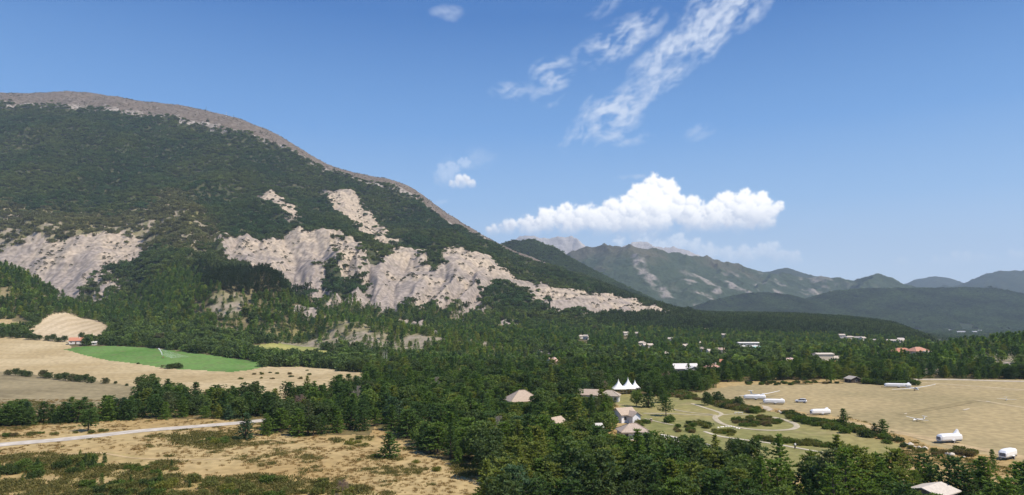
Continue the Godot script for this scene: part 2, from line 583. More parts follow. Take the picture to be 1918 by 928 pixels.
func pine(seed_: int, h: float, r: float, start: float, tiers: int, limbs: int, per: int, size: float, full: float, droop: float, layered: float) -> Array:
	# [trunk with limbs, crown]: whorls of limbs, each carrying many small needle sprays
	var g := RandomNumberGenerator.new()
	g.seed = seed_
	var trunk := Shape.new()
	var crown := Shape.new()
	var bark := Color(1, 1, 1)
	var lean := Vector3(g.randf_range(-0.3, 0.3), 0, g.randf_range(-0.3, 0.3))
	trunk.tube(Vector3.ZERO, Vector3(0, h * 0.45, 0) + lean * 0.4, 0.035 * h * 0.6, 0.022 * h * 0.6, 7, bark)
	trunk.tube(Vector3(0, h * 0.45, 0) + lean * 0.4, Vector3(0, h * 0.97, 0) + lean, 0.022 * h * 0.6, 0.01, 6, bark)
	for t in tiers:
		var f := (t + g.randf_range(-0.3, 0.3) * (1.0 - layered)) / float(tiers)
		var y := h * clampf(start + (1.0 - start) * f, 0.04, 0.99)
		var reach := r * pow(1.0 - clampf(f, 0.0, 1.0) * 0.97, full) * (0.55 + 0.45 * minf(1.0, (f + 0.12) * 5.0))
		var turn := g.randf() * TAU
		for k in limbs:
			var a := turn + TAU * (k + g.randf_range(-0.35, 0.35)) / limbs
			var reach_k := reach * g.randf_range(0.55, 1.18)
			var rise := lerpf(-droop, 0.55, f) + g.randf_range(-0.12, 0.12)
			var dir := Vector3(cos(a), rise, sin(a)).normalized()
			var root := Vector3(0, y, 0) + lean * (y / h)
			if reach_k > 0.7 and t % 2 == 0:
				trunk.tube(root, root + dir * reach_k * 0.8, 0.035, 0.012, 3, bark)
			var many := maxi(3, int(per * (0.35 + 0.65 * reach_k / r)))
			var tufts := maxi(1, roundi(many / 5.0))
			for b in tufts:
				# needles stand in tufts along the limb
				var q := (b + g.randf_range(0.4, 1.1)) / tufts
				var mid := root + dir * reach_k * (0.12 + 0.86 * minf(q, 1.05)) + Vector3(g.randfn(0, 0.14), g.randfn(0, 0.05), g.randfn(0, 0.14)) * (reach_k * 0.5 + 0.3)
				var tone := g.randf_range(0.78, 1.28)
				for j in 6:
					var out := (dir * 0.5 + Vector3(g.randfn(0, 0.8), g.randfn(0.45, 0.4), g.randfn(0, 0.8))).normalized()
					spray(crown, mid - out * size * 0.2, out, size * g.randf_range(0.75, 1.35), size * g.randf_range(0.4, 0.75), grey(g, 0.15) * tone, g)
	for j in 14:
		spray(crown, Vector3(g.randfn(0, 0.1), h * g.randf_range(0.9, 0.99), g.randfn(0, 0.1)) + lean, Vector3(g.randfn(0, 0.4), 1, g.randfn(0, 0.4)).normalized(), size, size * 0.4, grey(g), g)
	return [trunk, crown]

func broadleaf(seed_: int, h: float, r: float, start: float, lobes: int, per: int, size: float) -> Array:
	# [trunk, crown]: leafy lobes of unequal size round forking limbs
	var g := RandomNumberGenerator.new()
	g.seed = seed_
	var trunk := Shape.new()
	var crown := Shape.new()
	trunk.tube(Vector3.ZERO, Vector3(0, h * 0.5, 0), h * 0.026, h * 0.015, 7)
	for k in lobes:
		var f := k / float(lobes)
		var a := k * 2.4 + g.randf_range(-0.4, 0.4)
		var y := lerpf(start + 0.1, 0.88, f) * h
		var w := r * sqrt(maxf(0.05, 1.0 - pow(absf(f - 0.35) / 0.72, 2.0))) * g.randf_range(0.35, 0.75)
		var at := Vector3(cos(a) * w, y, sin(a) * w)
		var lr := r * g.randf_range(0.3, 0.52) * (1.05 - 0.35 * f)
		trunk.tube(Vector3(0, h * minf(0.45, y / h * 0.6), 0), at, h * 0.011, 0.02, 4)
		var tone := g.randf_range(0.85, 1.15)
		for j in per:
			var n := Vector3(g.randfn(0, 1), g.randfn(0.15, 1), g.randfn(0, 1)).normalized()
			var p := at + n * lr * g.randf_range(0.7, 1.12) * Vector3(1, 0.8, 1)
			var out := (n * 0.5 + Vector3(g.randfn(0, 0.8), g.randfn(-0.1, 0.6), g.randfn(0, 0.8))).normalized()
			var col := grey(g, 0.25) * tone
			spray(crown, p, out, size * g.randf_range(0.7, 1.3), size * g.randf_range(0.6, 1.0), col, g)
	return [trunk, crown]

func shrub_shape(seed_: int, h: float, r: float, lobes: int, per: int, size: float) -> Array:
	var g := RandomNumberGenerator.new()
	g.seed = seed_
	var stem := Shape.new()
	var crown := Shape.new()
	for k in lobes:
		var a := g.randf() * TAU
		var w := r * sqrt(g.randf()) * 0.7
		var at := Vector3(cos(a) * w, h * g.randf_range(0.3, 0.62) * (1.1 - 0.5 * w / r), sin(a) * w)
		stem.tube(Vector3(0, 0, 0), at, 0.05, 0.015, 4)
		var lr := minf(r, h) * g.randf_range(0.3, 0.5)
		for j in per:
			var n := Vector3(g.randfn(0, 1), g.randfn(0.2, 1), g.randfn(0, 1)).normalized()
			var p := at + n * lr * g.randf_range(0.6, 1.15)
			p.y = maxf(p.y, 0.02)
			spray(crown, p, (n * 0.6 + Vector3(g.randfn(0, 0.6), g.randfn(0.3, 0.5), g.randfn(0, 0.6))).normalized(), size * g.randf_range(0.7, 1.3), size * g.randf_range(0.45, 0.9), grey(g, 0.3), g)
	return [stem, crown]

func bare_tree(seed_: int, h: float, r: float, twigs: int) -> Array:
	# [trunk, branches] of a dead grey tree
	var g := RandomNumberGenerator.new()
	g.seed = seed_
	var trunk := Shape.new()
	var crown := Shape.new()
	trunk.tube(Vector3.ZERO, Vector3(0.1, h * 0.9, 0), h * 0.02, 0.02, 6)
	for k in twigs:
		var y := h * g.randf_range(0.25, 0.9)
		var a := g.randf() * TAU
		var l := r * (1.15 - 0.8 * y / h) * g.randf_range(0.6, 1.2)
		var dir := Vector3(cos(a), g.randf_range(0.1, 0.7), sin(a)).normalized()
		var p := Vector3(0.1 * y / h, y, 0)
		crown.tube(p, p + dir * l, 0.055, 0.02, 4)
		for j in 9:
			var q := p + dir * l * g.randf_range(0.3, 1.0)
			var d2 := (dir + Vector3(g.randfn(0, 0.6), g.randfn(0.1, 0.5), g.randfn(0, 0.6))).normalized()
			crown.tube(q, q + d2 * l * g.randf_range(0.2, 0.5), 0.03, 0.012, 3)
			for i in 3:
				spray(crown, q + d2 * l * g.randf_range(0.1, 0.5), Vector3(g.randfn(0, 1), g.randfn(0.2, 0.8), g.randfn(0, 1)).normalized(), 0.6, 0.1, Color.WHITE, g)
	return [trunk, crown]

func far_clump(seed_: int, crowns: int, span: float, conifer: bool) -> Mesh:
	# a handful of far-off trees: each a ragged crown of its own
	var g := RandomNumberGenerator.new()
	g.seed = seed_
	var s := Shape.new()
	for k in crowns:
		var a := k * 2.4
		var w := span * sqrt((k + 0.3) / crowns) * g.randf_range(0.85, 1.1)
		var at := Vector3(cos(a) * w, 0, sin(a) * w)
		var r := g.randf_range(1.5, 2.9) * (0.72 if conifer else 1.0)
		var h := g.randf_range(4.5, 8.0) * (1.25 if conifer else 1.0)
		var tone := g.randf_range(0.65, 1.4)
		for j in (46 if conifer else 52):
			var f := g.randf()
			var turn := g.randf() * TAU
			var n := Vector3(cos(turn), 0, sin(turn))
			var p := at
			if conifer:
				p += n * r * (1.05 - f) * g.randf_range(0.6, 1.1) + Vector3(0, h * (0.1 + 0.88 * f), 0)
				n = (n + Vector3(0, 0.5, 0)).normalized()
			else:
				var el := asin(f * 1.25 - 0.25)
				n = Vector3(cos(turn) * cos(el), sin(el), sin(turn) * cos(el))
				p += n * r * g.randf_range(0.75, 1.12) + Vector3(0, h - r, 0)
			var out := (n + Vector3(g.randfn(0, 0.7), g.randfn(0.1, 0.6), g.randfn(0, 0.7))).normalized()
			var col := grey(g, 0.22) * tone
			spray(s, p - out * 0.5, out, 1.7, 1.5, col, g)
	return s.mesh()

func joined(pair: Array, bark: Color) -> Mesh:
	# trunk and crown as one mesh, for woods that are drawn as a mass
	var s := Shape.new()
	s.add(pair[1])
	for p in pair[0].v:
		s.v.push_back(p)
		s.c.push_back(bark)
	return s.mesh()

# tints: [word, albedo]
var pine_tints := [
	["dark-green", Color(0.111, 0.190, 0.052)], ["deep-green", Color(0.085, 0.155, 0.050)], ["green", Color(0.154, 0.247, 0.053)], ["olive-green", Color(0.213, 0.261, 0.063)],
	["blue-green", Color(0.096, 0.172, 0.095)], ["yellowish-green", Color(0.250, 0.283, 0.066)], ["grey-green", Color(0.166, 0.205, 0.103)]]
var leaf_tints := [["dark-green", Color(0.085, 0.132, 0.047)], ["green", Color(0.125, 0.188, 0.056)], ["bright-green", Color(0.174, 0.252, 0.065)], ["dull-green", Color(0.157, 0.168, 0.087)]]
var bush_tints := [["green", Color(0.115, 0.178, 0.040)], ["olive", Color(0.170, 0.185, 0.058)], ["dark-green", Color(0.072, 0.110, 0.036)], ["brownish", Color(0.20, 0.165, 0.085)], ["yellow-green", Color(0.225, 0.235, 0.055)]]
var pine_kinds := []       # [trunk mesh, crown mesh, height, word]
var leaf_kinds := []
var bush_kinds := []
var dead_kinds := []
var landmarks := []        # [map point, words]
var clearings := []        # [map point, half width, length kept low in front, height that stays in view]
var trails := []           # [polyline, half width]
var asked := []            # plants to stand as things of their own
var taken := {}            # labels in use
const ORDER := ["", "second", "third", "fourth", "fifth", "sixth", "seventh", "eighth", "ninth", "tenth", "eleventh", "twelfth", "thirteenth", "fourteenth", "fifteenth", "sixteenth", "seventeenth", "eighteenth", "nineteenth", "twentieth"]

func make_kinds() -> void:
	for a in [
		[101, 7.6, 2.3, 0.06, 15, 6, 30, 0.45, 0.75, 0.10, 0.3, "broad conical"], [102, 8.6, 2.1, 0.10, 16, 6, 26, 0.43, 0.85, 0.05, 0.2, "slim conical"], [103, 7.0, 2.7, 0.20, 11, 6, 38, 0.45, 0.5, 0.0, 0.5, "round-topped"],
		[104, 8.2, 2.8, 0.26, 10, 6, 40, 0.46, 0.42, -0.05, 0.9, "tiered"], [105, 6.2, 2.2, 0.03, 13, 6, 30, 0.42, 0.7, 0.12, 0.4, "bushy"], [106, 9.4, 2.5, 0.30, 11, 5, 40, 0.45, 0.5, 0.0, 0.6, "bare-stemmed"],
		[107, 6.6, 3.0, 0.12, 9, 7, 38, 0.44, 0.35, -0.05, 0.8, "spreading"], [108, 10.2, 2.2, 0.14, 17, 6, 26, 0.43, 0.8, 0.08, 0.3, "spire-topped"]]:
		var p := pine(a[0], a[1], a[2], a[3], a[4], a[5], a[6], a[7], a[8], a[9], a[10])
		pine_kinds.append([p[0].mesh(), p[1].mesh(), a[1], a[11], joined(p, Color(2.0, 1.3, 1.2))])
	for a in [[201, 8.0, 3.4, 0.16, 17, 120, 0.5, "round"], [202, 9.5, 3.1, 0.2, 17, 120, 0.5, "tall oval"], [203, 6.5, 3.2, 0.08, 15, 120, 0.48, "spreading"]]:
		var p := broadleaf(a[0], a[1], a[2], a[3], a[4], a[5], a[6])
		leaf_kinds.append([p[0].mesh(), p[1].mesh(), a[1], a[7], joined(p, Color(1.6, 1.1, 1.3))])
	for a in [[301, 1.7, 1.5, 11, 70, 0.32, "rounded"], [302, 1.3, 1.9, 13, 60, 0.3, "spreading"], [303, 2.3, 1.4, 11, 75, 0.34, "upright"]]:
		var p := shrub_shape(a[0], a[1], a[2], a[3], a[4], a[5])
		bush_kinds.append([p[0].mesh(), p[1].mesh(), a[1], a[6], joined(p, Color(1.4, 1.1, 1.0))])
	for a in [[401, 7.5, 3.0, 30], [402, 6.0, 3.4, 34]]:
		var p := bare_tree(a[0], a[1], a[2], a[3])
		dead_kinds.append([p[0].mesh(), p[1].mesh(), a[1], "bare", null])

func where(p: Vector2) -> Array:
	# [index of the nearest landmark, words for where p lies from it, distance]
	var best := 0
	var dist := 1e9
	for k in landmarks.size():
		var d: float = p.distance_to(landmarks[k][0])
		if d < dist:
			dist = d
			best = k
	var l: Vector2 = landmarks[best][0]
	var away := l.normalized()
	var deep := (p - l).dot(away)
	var right := (p - l).dot(Vector2(-away.y, away.x))
	var how := "right of" if right > 0.0 else "left of"
	if absf(deep) > absf(right) * 1.2:
		how = "behind" if deep > 0.0 else "in front of"
	return [best, how + " " + landmarks[best][1], dist]

func plant(called: String, kind: Array, tint: Array, bark: Material, at: Vector2, tall: float, turn: float, wide: float, label: String, category: String, group: String, source: Dictionary) -> void:
	var key := "%s %s %s" % [called, kind[3], tint[0]]
	var o: Node3D
	if source.has(key):
		o = source[key].duplicate()
		o.name = numbered(called)
		add_child(o, true)
	else:
		o = thing(called, label, category)
		put("trunk" if called != "shrub" else "stem", kind[0], bark, o)
		put("crown" if called != "dead_tree" else "branches", kind[1], leaf(called + " " + tint[0], tint[1]), o)
		source[key] = o
	o.position = on(at, -0.05)
	o.rotation.y = turn
	o.scale = Vector3(wide, tall, wide)
	metas(o, label, category, group)

func stand(called: String, kind: Array, tint: Array, at: Vector2, tall: float, turn: float, label := "", wide := 0.0) -> void:
	asked.append({"called": called, "kind": kind, "tint": tint, "at": at, "tall": tall, "turn": turn, "label": label, "wide": wide if wide > 0.0 else tall})

func stand_all() -> void:
	var source := {}
	var small := []
	for k in bush_kinds:
		small.append(Copies.new())
		small[-1].mesh = k[4]
	var shrubs := asked.filter(func(a): return a.called == "shrub" and a.label == "")
	shrubs.sort_custom(func(p, q): return p.wide / p.at.length() > q.wide / q.at.length())
	for a in shrubs.slice(270):
		small[bush_kinds.find(a.kind)].put(on(a.at, -0.05), a.turn, a.wide, a.tall, a.tint[1])
		asked.erase(a)
	mass("small_shrubs", "small distant shrubs along the paths and banks", small, leaf("leaves", Color.WHITE))
	for a in asked:
		a.place = where(a.at)
		a.rank = a.place[2] - (1e6 if a.label else 0.0)
	asked.sort_custom(func(p, q): return p.rank < q.rank)
	var noun := {"pine_tree": "pine", "broadleaf_tree": "leafy tree", "shrub": "shrub", "dead_tree": "dead tree"}
	var group := {"pine_tree": "pines of the near wood", "broadleaf_tree": "leafy trees of the valley", "shrub": "shrubs on the grass", "dead_tree": "dead trees among the pines"}
	var bark := paint("bark", Color(0.115, 0.085, 0.065), 0.9)
	var dead := paint("dead bark", Color(0.27, 0.235, 0.22), 0.9)
	for a in asked:
		var label: String = a.label
		if label == "":
			var size: String = "tall" if a.tall > 1.12 else "low" if a.tall < 0.85 else "mid-sized"
			var start := "%s %s %s %s %s" % [size, a.tint[0], a.kind[3], noun[a.called], a.place[1]]
			var n: int = taken.get(start, 0)
			taken[start] = n + 1
			label = start if n == 0 else "%s %s" % [ORDER[mini(n, 19)] + " nearest", start]
		plant(a.called, a.kind, a.tint, dead if a.called == "dead_tree" else bark, a.at, a.tall, a.turn, a.wide, label, noun[a.called] if a.called != "pine_tree" else "pine tree", group[a.called], source)

func room(p: Vector2, h: float) -> float:
	# the height a plant may have here without hiding a house or standing in it or on a path; 0 for none
	for c in clearings:
		var at: Vector2 = c[0]
		var v := p - at
		if v.length_squared() > 32000.0:
			continue
		var dist := at.length()
		var f := v.dot(-at / dist)
		var l := absf(v.cross(-at / dist))
		if l > c[1] + 1.0 or f < -c[1] - 1.0 or f > c[2]:
			continue
		if f < c[1] + 1.5:
			return 0.0
		if l > c[1] * 0.85:
			continue
		var most: float = lerpf(c[3], EYE - ground(at.x, at.y), f / dist)
		if most < 2.2:
			return 0.0
		h = minf(h, most)
	if p.length_squared() < 250000.0:
		for t in trails:
			var line: Array = t[0]
			for k in line.size() - 1:
				var e: Vector2 = line[k + 1] - line[k]
				var q: Vector2 = line[k] + e * clampf((p - line[k]).dot(e) / e.length_squared(), 0.0, 1.0)
				if p.distance_squared_to(q) < pow(t[1] + 1.6, 2.0):
					return 0.0
	return h

func grow() -> void:
	var pines := []
	var leaves := []
	var bushes := []
	for k in pine_kinds: pines.append(Copies.new()); pines[-1].mesh = k[4]
	for k in leaf_kinds: leaves.append(Copies.new()); leaves[-1].mesh = k[4]
	for k in bush_kinds: bushes.append(Copies.new()); bushes[-1].mesh = k[4]
	var mid_pines := []
	var mid_leaves := []
	for a in [[501, 8.5, 2.2, 0.08, 9, 5, 7, 1.05, 0.8, 0.1, 0.3], [502, 9.5, 2.4, 0.12, 9, 5, 7, 1.1, 0.65, 0.05, 0.3], [503, 7.5, 2.5, 0.1, 8, 5, 8, 1.1, 0.55, 0.05, 0.3]]:
		var k := Copies.new()
		k.mesh = joined(pine(a[0], a[1], a[2], a[3], a[4], a[5], a[6], a[7], a[8], a[9], a[10]), Color(1.8, 1.2, 1.1))
		mid_pines.append(k)
	for a in [[511, 7.0, 3.3, 0.05, 11, 36, 0.95], [512, 8.5, 3.2, 0.05, 12, 36, 0.95], [513, 6.0, 3.2, 0.02, 10, 36, 0.9]]:
		var k := Copies.new()
		k.mesh = joined(broadleaf(a[0], a[1], a[2], a[3], a[4], a[5], a[6]), Color(1.5, 1.1, 1.2))
		mid_leaves.append(k)
	var far_leaf := []
	var far_pine := []
	for k in 3:
		far_leaf.append(Copies.new()); far_leaf[-1].mesh = far_clump(601 + k, 6, 5.4, false)
		far_pine.append(Copies.new()); far_pine[-1].mesh = far_clump(611 + k, 8, 5.4, true)
	var lone := Copies.new()
	lone.mesh = far_clump(621, 1, 0.1, false)
	var near := []
	rng.seed = 77
	var d := 122.0
	while d < 3700.0:
		var step := 4.7 if d < 450.0 else 5.2 if d < 1050.0 else 8.2 if d < 2760.0 else 13.0
		var w := 0.8 * d + 12.0
		var x := -w if d < 2760.0 else 0.36 * d
		while x < w:
			x += step
			var p := Vector2(x + rng.randf_range(-0.48, 0.48) * step, -d + rng.randf_range(-0.48, 0.48) * step)
			var roll := rng.randf()
			var pick := rng.randi() % 24
			var turn := rng.randf() * TAU
			var size := lerpf(0.55, 1.35, pow(rng.randf(), 0.9)) if d < 450.0 else rng.randf_range(0.65, 1.28)
			var s := p.x / -p.y
			var col := clampi(roundi((s - S_MIN) / S_STEP), 0, COLS - 1)
			if -p.y > knot[col][11] + 45.0 and s < 0.36:
				continue
			var lost := clampf((-p.y - 900.0) / 150.0, 0.0, 1.0)
			var z := cover(p.x + rng.randfn(0.0, 13.0) * lost, p.y + rng.randfn(0.0, 15.0) * lost)
			var patch := n_patch.get_noise_2d(p.x, -p.y)
			var tone := n_tone.get_noise_2d(p.x, -p.y)
			var chance := 0.0
			match z:
				Z.FOREST: chance = clampf(0.92 + patch * 0.9, 0.6, 0.96) if -p.y < 450.0 else clampf(1.02 + patch * 1.5, 0.4, 0.97) if -p.y < 1050.0 else 0.98 - 0.25 * smoothstep(0.3, 0.5, n_patch.get_noise_2d(p.x * 0.5 + 400.0, p.y * 0.3))
				Z.HEDGE: chance = 0.97
				Z.PLANTATION: chance = 1.0
				Z.ROCKY: chance = clampf(0.56 + patch * 1.7, 0.12, 0.96)
				Z.THIN: chance = clampf(0.86 + patch * 0.9, 0.45, 0.97)
				Z.MARL: chance = clampf(0.05 + patch * 1.1, 0.015, 0.6)
				Z.CLIFF: chance = 0.22
				Z.SUMMIT: chance = clampf(0.12 + patch * 0.5, 0.02, 0.5)
			if roll > chance:
				continue
			var far := -p.y
			if far > 1050.0:
				if z == Z.MARL or z == Z.SUMMIT or z == Z.CLIFF:
					for k in 1:
						lone.put(on(p, -1.2), turn, size * (0.8 if z == Z.MARL else 0.6), size * (0.62 if z == Z.MARL else 0.4), Color(0.062, 0.072, 0.038))
					continue
				var conifer := z == Z.PLANTATION or (s > 0.12 and far < 2000.0) or (roll < 0.12)
				var hue := Color(0.091, 0.150, 0.059).lerp(Color(0.132, 0.179, 0.064), clampf(0.5 + tone * 2.0 + patch * 0.8, -0.3, 1.4))
				if conifer:
					hue = Color(0.077, 0.121, 0.053).lerp(Color(0.105, 0.146, 0.053), clampf(0.5 + tone, 0.0, 1.0))
				if z == Z.THIN:
					hue = hue.lerp(Color(0.261, 0.239, 0.132), 0.55)
				hue *= rng.randf_range(0.68, 1.36)
				var most := room(p, 9.0) / 9.0
				if most > 0.2:
					(far_pine if conifer else far_leaf)[pick % 3].put(on(p, -0.8), turn, size, minf(size * 1.05, most), hue)
				continue
			var leafy := 0.10
			if z == Z.HEDGE: leafy = 0.96
			elif z == Z.ROCKY or z == Z.PLANTATION or z == Z.THIN: leafy = 0.08 if z != Z.THIN else 0.5
			elif far > 430.0: leafy = clampf((0.78 if s < 0.16 and far < 700.0 else 0.42 if s > 0.1 else 0.3) + tone * 1.3, 0.05, 0.95)
			elif far < 330.0: leafy = 0.10 + maxf(0.0, patch) * 0.3
			var broad := rng.randf() < leafy
			var kinds: Array = leaf_kinds if broad else pine_kinds
			var kind: Array = kinds[pick % kinds.size()]
			if far < 450.0 and not broad and s < -0.15 and pick != 2 and roll < 0.7:
				kind = kinds[[4, 0, 2, 4][pick % 4]]
			elif far < 450.0 and not broad:
				kind = kinds[[2, 3, 6, 4, 2, 6, 0, 5, 2, 4, 6, 7][pick % 12]]
			var grown := size * (0.96 if far < 450.0 else 1.0)
			if z == Z.ROCKY:
				grown *= 0.85
			var high_ := room(p, kind[2] * grown)
			if high_ < 1.8:
				continue
			grown = minf(grown, high_ / kind[2])
			var tints: Array = leaf_tints if broad else pine_tints
			var t := int(clampf(absf(rng.randfn(0.0, 1.5)) + (patch + tone) * 1.6 + 0.8, 0.0, 3.99)) if not broad else int(clampf(absf(rng.randfn(0.6, 0.9)), 0.0, 3.99))
			if not broad and rng.randf() < 0.07:
				t = 4 + rng.randi() % 3
			if far < 450.0:
				near.append([far, "broadleaf_tree" if broad else "pine_tree", kind, tints[t], p, grown, turn, pick])
			else:
				var c: Color = tints[t][1] * rng.randf_range(0.8, 1.5)
				if z == Z.PLANTATION: c = Color(0.051, 0.084, 0.045) * rng.randf_range(0.85, 1.15)
				(mid_leaves if broad else mid_pines)[pick % 3].put(on(p, -0.1), turn, grown * rng.randf_range(1.05, 1.45), grown, c)
		d += step
	near.sort_custom(func(a, b): return a[0] < b[0])
	var left := {"pine_tree": 285, "broadleaf_tree": 60}
	for a in near:
		var s: float = a[4].x / -a[4].y
		if left[a[1]] > 0 and absf(s) < 0.745 and a[0] > 138.0 - a[2][2] * 4.0:
			left[a[1]] -= 1
			stand(a[1], a[2], a[3], a[4], a[5], a[6], "", a[5] * (1.45 if a[1] == "pine_tree" else 1.15))
		else:
			var b: bool = a[1] == "broadleaf_tree"
			(leaves if b else pines)[(leaf_kinds if b else pine_kinds).find(a[2])].put(on(a[4], -0.05), a[6], a[5] * (1.15 if b else 1.45), a[5], a[3][1] * rng.randf_range(0.88, 1.12))
	var m := leaf("leaves", Color.WHITE)
	mass("pine_wood", "dense dark pines between the meadow and the airfield", pines, m)
	mass("leafy_wood", "leafy trees scattered through the near pine wood", leaves, m)
	mass("valley_pines", "pines on the stony knolls and across the valley", mid_pines, m)
	mass("valley_woods", "leafy woods along the fields and around the village", mid_leaves, m)
	mass("mountain_forest", "dense dark-green woodland covering the mountain side", far_leaf, m)
	mass("ridge_pines", "dark conifers on the low ridge beyond the village", far_pine, m)
	mass("mountain_scrub", "scattered bushes on the bare marl and the summit", [lone], m)
	print("near ", near.size(), " mid ", mid_pines[0].count * 3, " ", mid_leaves[0].count * 3, " far ", far_leaf[0].count * 3, " ", far_pine[0].count * 3, " lone ", lone.count)

func inside(p: Vector2, ring: Array) -> bool:
	return Geometry2D.is_point_in_polygon(p, PackedVector2Array(ring))

func bounds(ring: Array) -> Rect2:
	var b := Rect2(ring[0], Vector2.ZERO)
	for p in ring:
		b = b.expand(p)
	return b

func bush_ring(ring: Array, gap: float, chance: float, smallest: float, largest: float, tints: Array, seed_: int, little_pines := 0.0) -> void:
	rng.seed = seed_
	var b := bounds(ring)
	var x := b.position.x
	while x < b.end.x:
		var y := b.position.y
		while y < b.end.y:
			var p := Vector2(x, y) + Vector2(rng.randf_range(-0.5, 0.5), rng.randf_range(-0.5, 0.5)) * gap
			var k := rng.randi() % 3
			var size := rng.randf_range(smallest, largest)
			var turn := rng.randf() * TAU
			var tint: Array = bush_tints[tints[rng.randi() % tints.size()]]
			var roll := rng.randf()
			var pine_roll := rng.randf()
			if roll < chance + n_patch.get_noise_2d(p.x * 2.0, p.y * 2.0) * 0.6 and inside(p, ring) and room(p, 2.0) > 1.0:
				if pine_roll < little_pines:
					stand("pine_tree", pine_kinds[4 if pine_roll < little_pines * 0.6 else 0], pine_tints[rng.randi() % 4], p, size * 0.36, turn)
				else:
					stand("shrub", bush_kinds[k], tint, p, size, turn, "", size * 1.15)
			y += gap
		x += gap

func grass() -> void:
	var tuft := Shape.new()
	var g := RandomNumberGenerator.new()
	g.seed = 5
	for k in 22:
		spray(tuft, Vector3(g.randfn(0, 0.22), 0, g.randfn(0, 0.22)), Vector3(g.randfn(0, 0.4), 1, g.randfn(0, 0.4)).normalized(), g.randf_range(0.25, 0.5), 0.09, grey(g), g)
	var dry := Copies.new()
	dry.mesh = tuft.mesh()
	var low := Shape.new()
	for k in 40:
		spray(low, Vector3(g.randfn(0, 0.4), g.randf_range(0.0, 0.3), g.randfn(0, 0.4)), Vector3(g.randfn(0, 0.8), 0.8, g.randfn(0, 0.8)).normalized(), g.randf_range(0.2, 0.42), 0.16, grey(g), g)
	var herb := Copies.new()
	herb.mesh = low.mesh()
	rng.seed = 6
	for k in 52000:
		var d := sqrt(rng.randf_range(125.0 * 125.0, 300.0 * 300.0))
		var s := rng.randf_range(-0.8, 0.8)
		var p := Vector2(s * d, -d)
		var z := cover(p.x, p.y)
		var roll := rng.randf()
		var size := rng.randf_range(0.6, 1.3)
		if z == Z.AIRFIELD or z == Z.LAWN or z == Z.FOREST and roll < 0.5:
			continue
		if room(p, 2.0) < 1.0:
			continue
		var patch := n_fine.get_noise_2d(p.x, d) + n_bump.get_noise_2d(p.x, d) * 0.8
		var scrubby := (z == Z.SCRUB)
		if patch > (0.30 if not scrubby else -0.25) and roll < 0.75:
			herb.put(on(p), roll * 40.0, size * (1.4 if scrubby else 1.0), size * (1.5 if scrubby else 0.9), Color(0.13, 0.135, 0.045).lerp(Color(0.20, 0.175, 0.06), rng.randf()))
		elif roll < 0.5 + patch:
			dry.put(on(p), roll * 40.0, size, size, Color(0.36, 0.25, 0.11).lerp(Color(0.24, 0.16, 0.07), rng.randf()))
	mass("dry_grass", "dry tufts of grass over the meadow", [dry], leaf("leaves", Color.WHITE))
	mass("low_weeds", "low green weeds in patches on the meadow", [herb], leaf("leaves", Color.WHITE))

# ---------------------------------------------------------------- built things

func ribbon(called: String, label: String, line: Array, width: float, col: Color, up := 0.07) -> void:
	trails.append([line, width * 0.5])
	var s := Shape.new()
	var pts := []
	for k in line.size() - 1:
		var a: Vector2 = line[maxi(k - 1, 0)]
		var b: Vector2 = line[k]
		var c: Vector2 = line[k + 1]
		var e: Vector2 = line[mini(k + 2, line.size() - 1)]
		var n := maxi(2, int(b.distance_to(c) / 2.0))
		for j in n:
			pts.append(b.cubic_interpolate(c, a, e, j / float(n)))
	pts.append(line[-1])
	var prev := []
	for k in pts.size():
		var dir: Vector2 = (pts[mini(k + 1, pts.size() - 1)] - pts[maxi(k - 1, 0)]).normalized()
		var wob := width * (0.5 + 0.06 * n_speck.get_noise_2d(pts[k].x, pts[k].y))
		var side := Vector2(-dir.y, dir.x) * wob
		var row := []
		for j in 5:
			row.append(on(pts[k] + side * (j - 2) * 0.5, up + (0.04 if j == 2 else 0.0)))
		if k:
			for j in 4:
				var tone := 1.0 + 0.22 * n_fine.get_noise_2d(pts[k].x, pts[k].y + j * 9.0)
				s.quad(prev[j], prev[j + 1], row[j + 1], row[j], col * tone)
		prev = row
	structure(called, s, mat["turf"], label)

func spread(called: String, label: String, ring: Array, col: Color, up := 0.06) -> void:
	# a flat patch of another surface, laid on the ground in small squares cut to the ring
	var s := Shape.new()
	var b := bounds(ring)
	var x := b.position.x
	while x < b.end.x:
		var y := b.position.y
		while y < b.end.y:
			for piece in Geometry2D.intersect_polygons(PackedVector2Array(ring), PackedVector2Array([Vector2(x, y), Vector2(x + 3, y), Vector2(x + 3, y + 3), Vector2(x, y + 3)])):
				var t := Geometry2D.triangulate_polygon(piece)
				for k in range(0, t.size(), 3):
					s.tri(on(piece[t[k]], up), on(piece[t[k + 1]], up), on(piece[t[k + 2]], up), col * (1.0 + 0.25 * n_fine.get_noise_2d(x, y)))
			y += 3.0
		x += 3.0
	structure(called, s, mat["turf"], label)

func slab(s: Shape, a: Vector3, b: Vector3, c: Vector3, d: Vector3, thick: float) -> void:
	var n := Vector3(0, -thick, 0)
	s.quad(a, b, c, d)
	s.quad(a + n, d + n, c + n, b + n)
	for e in [[a, b], [b, c], [c, d], [d, a]]:
		s.quad(e[0], e[0] + n, e[1] + n, e[1])

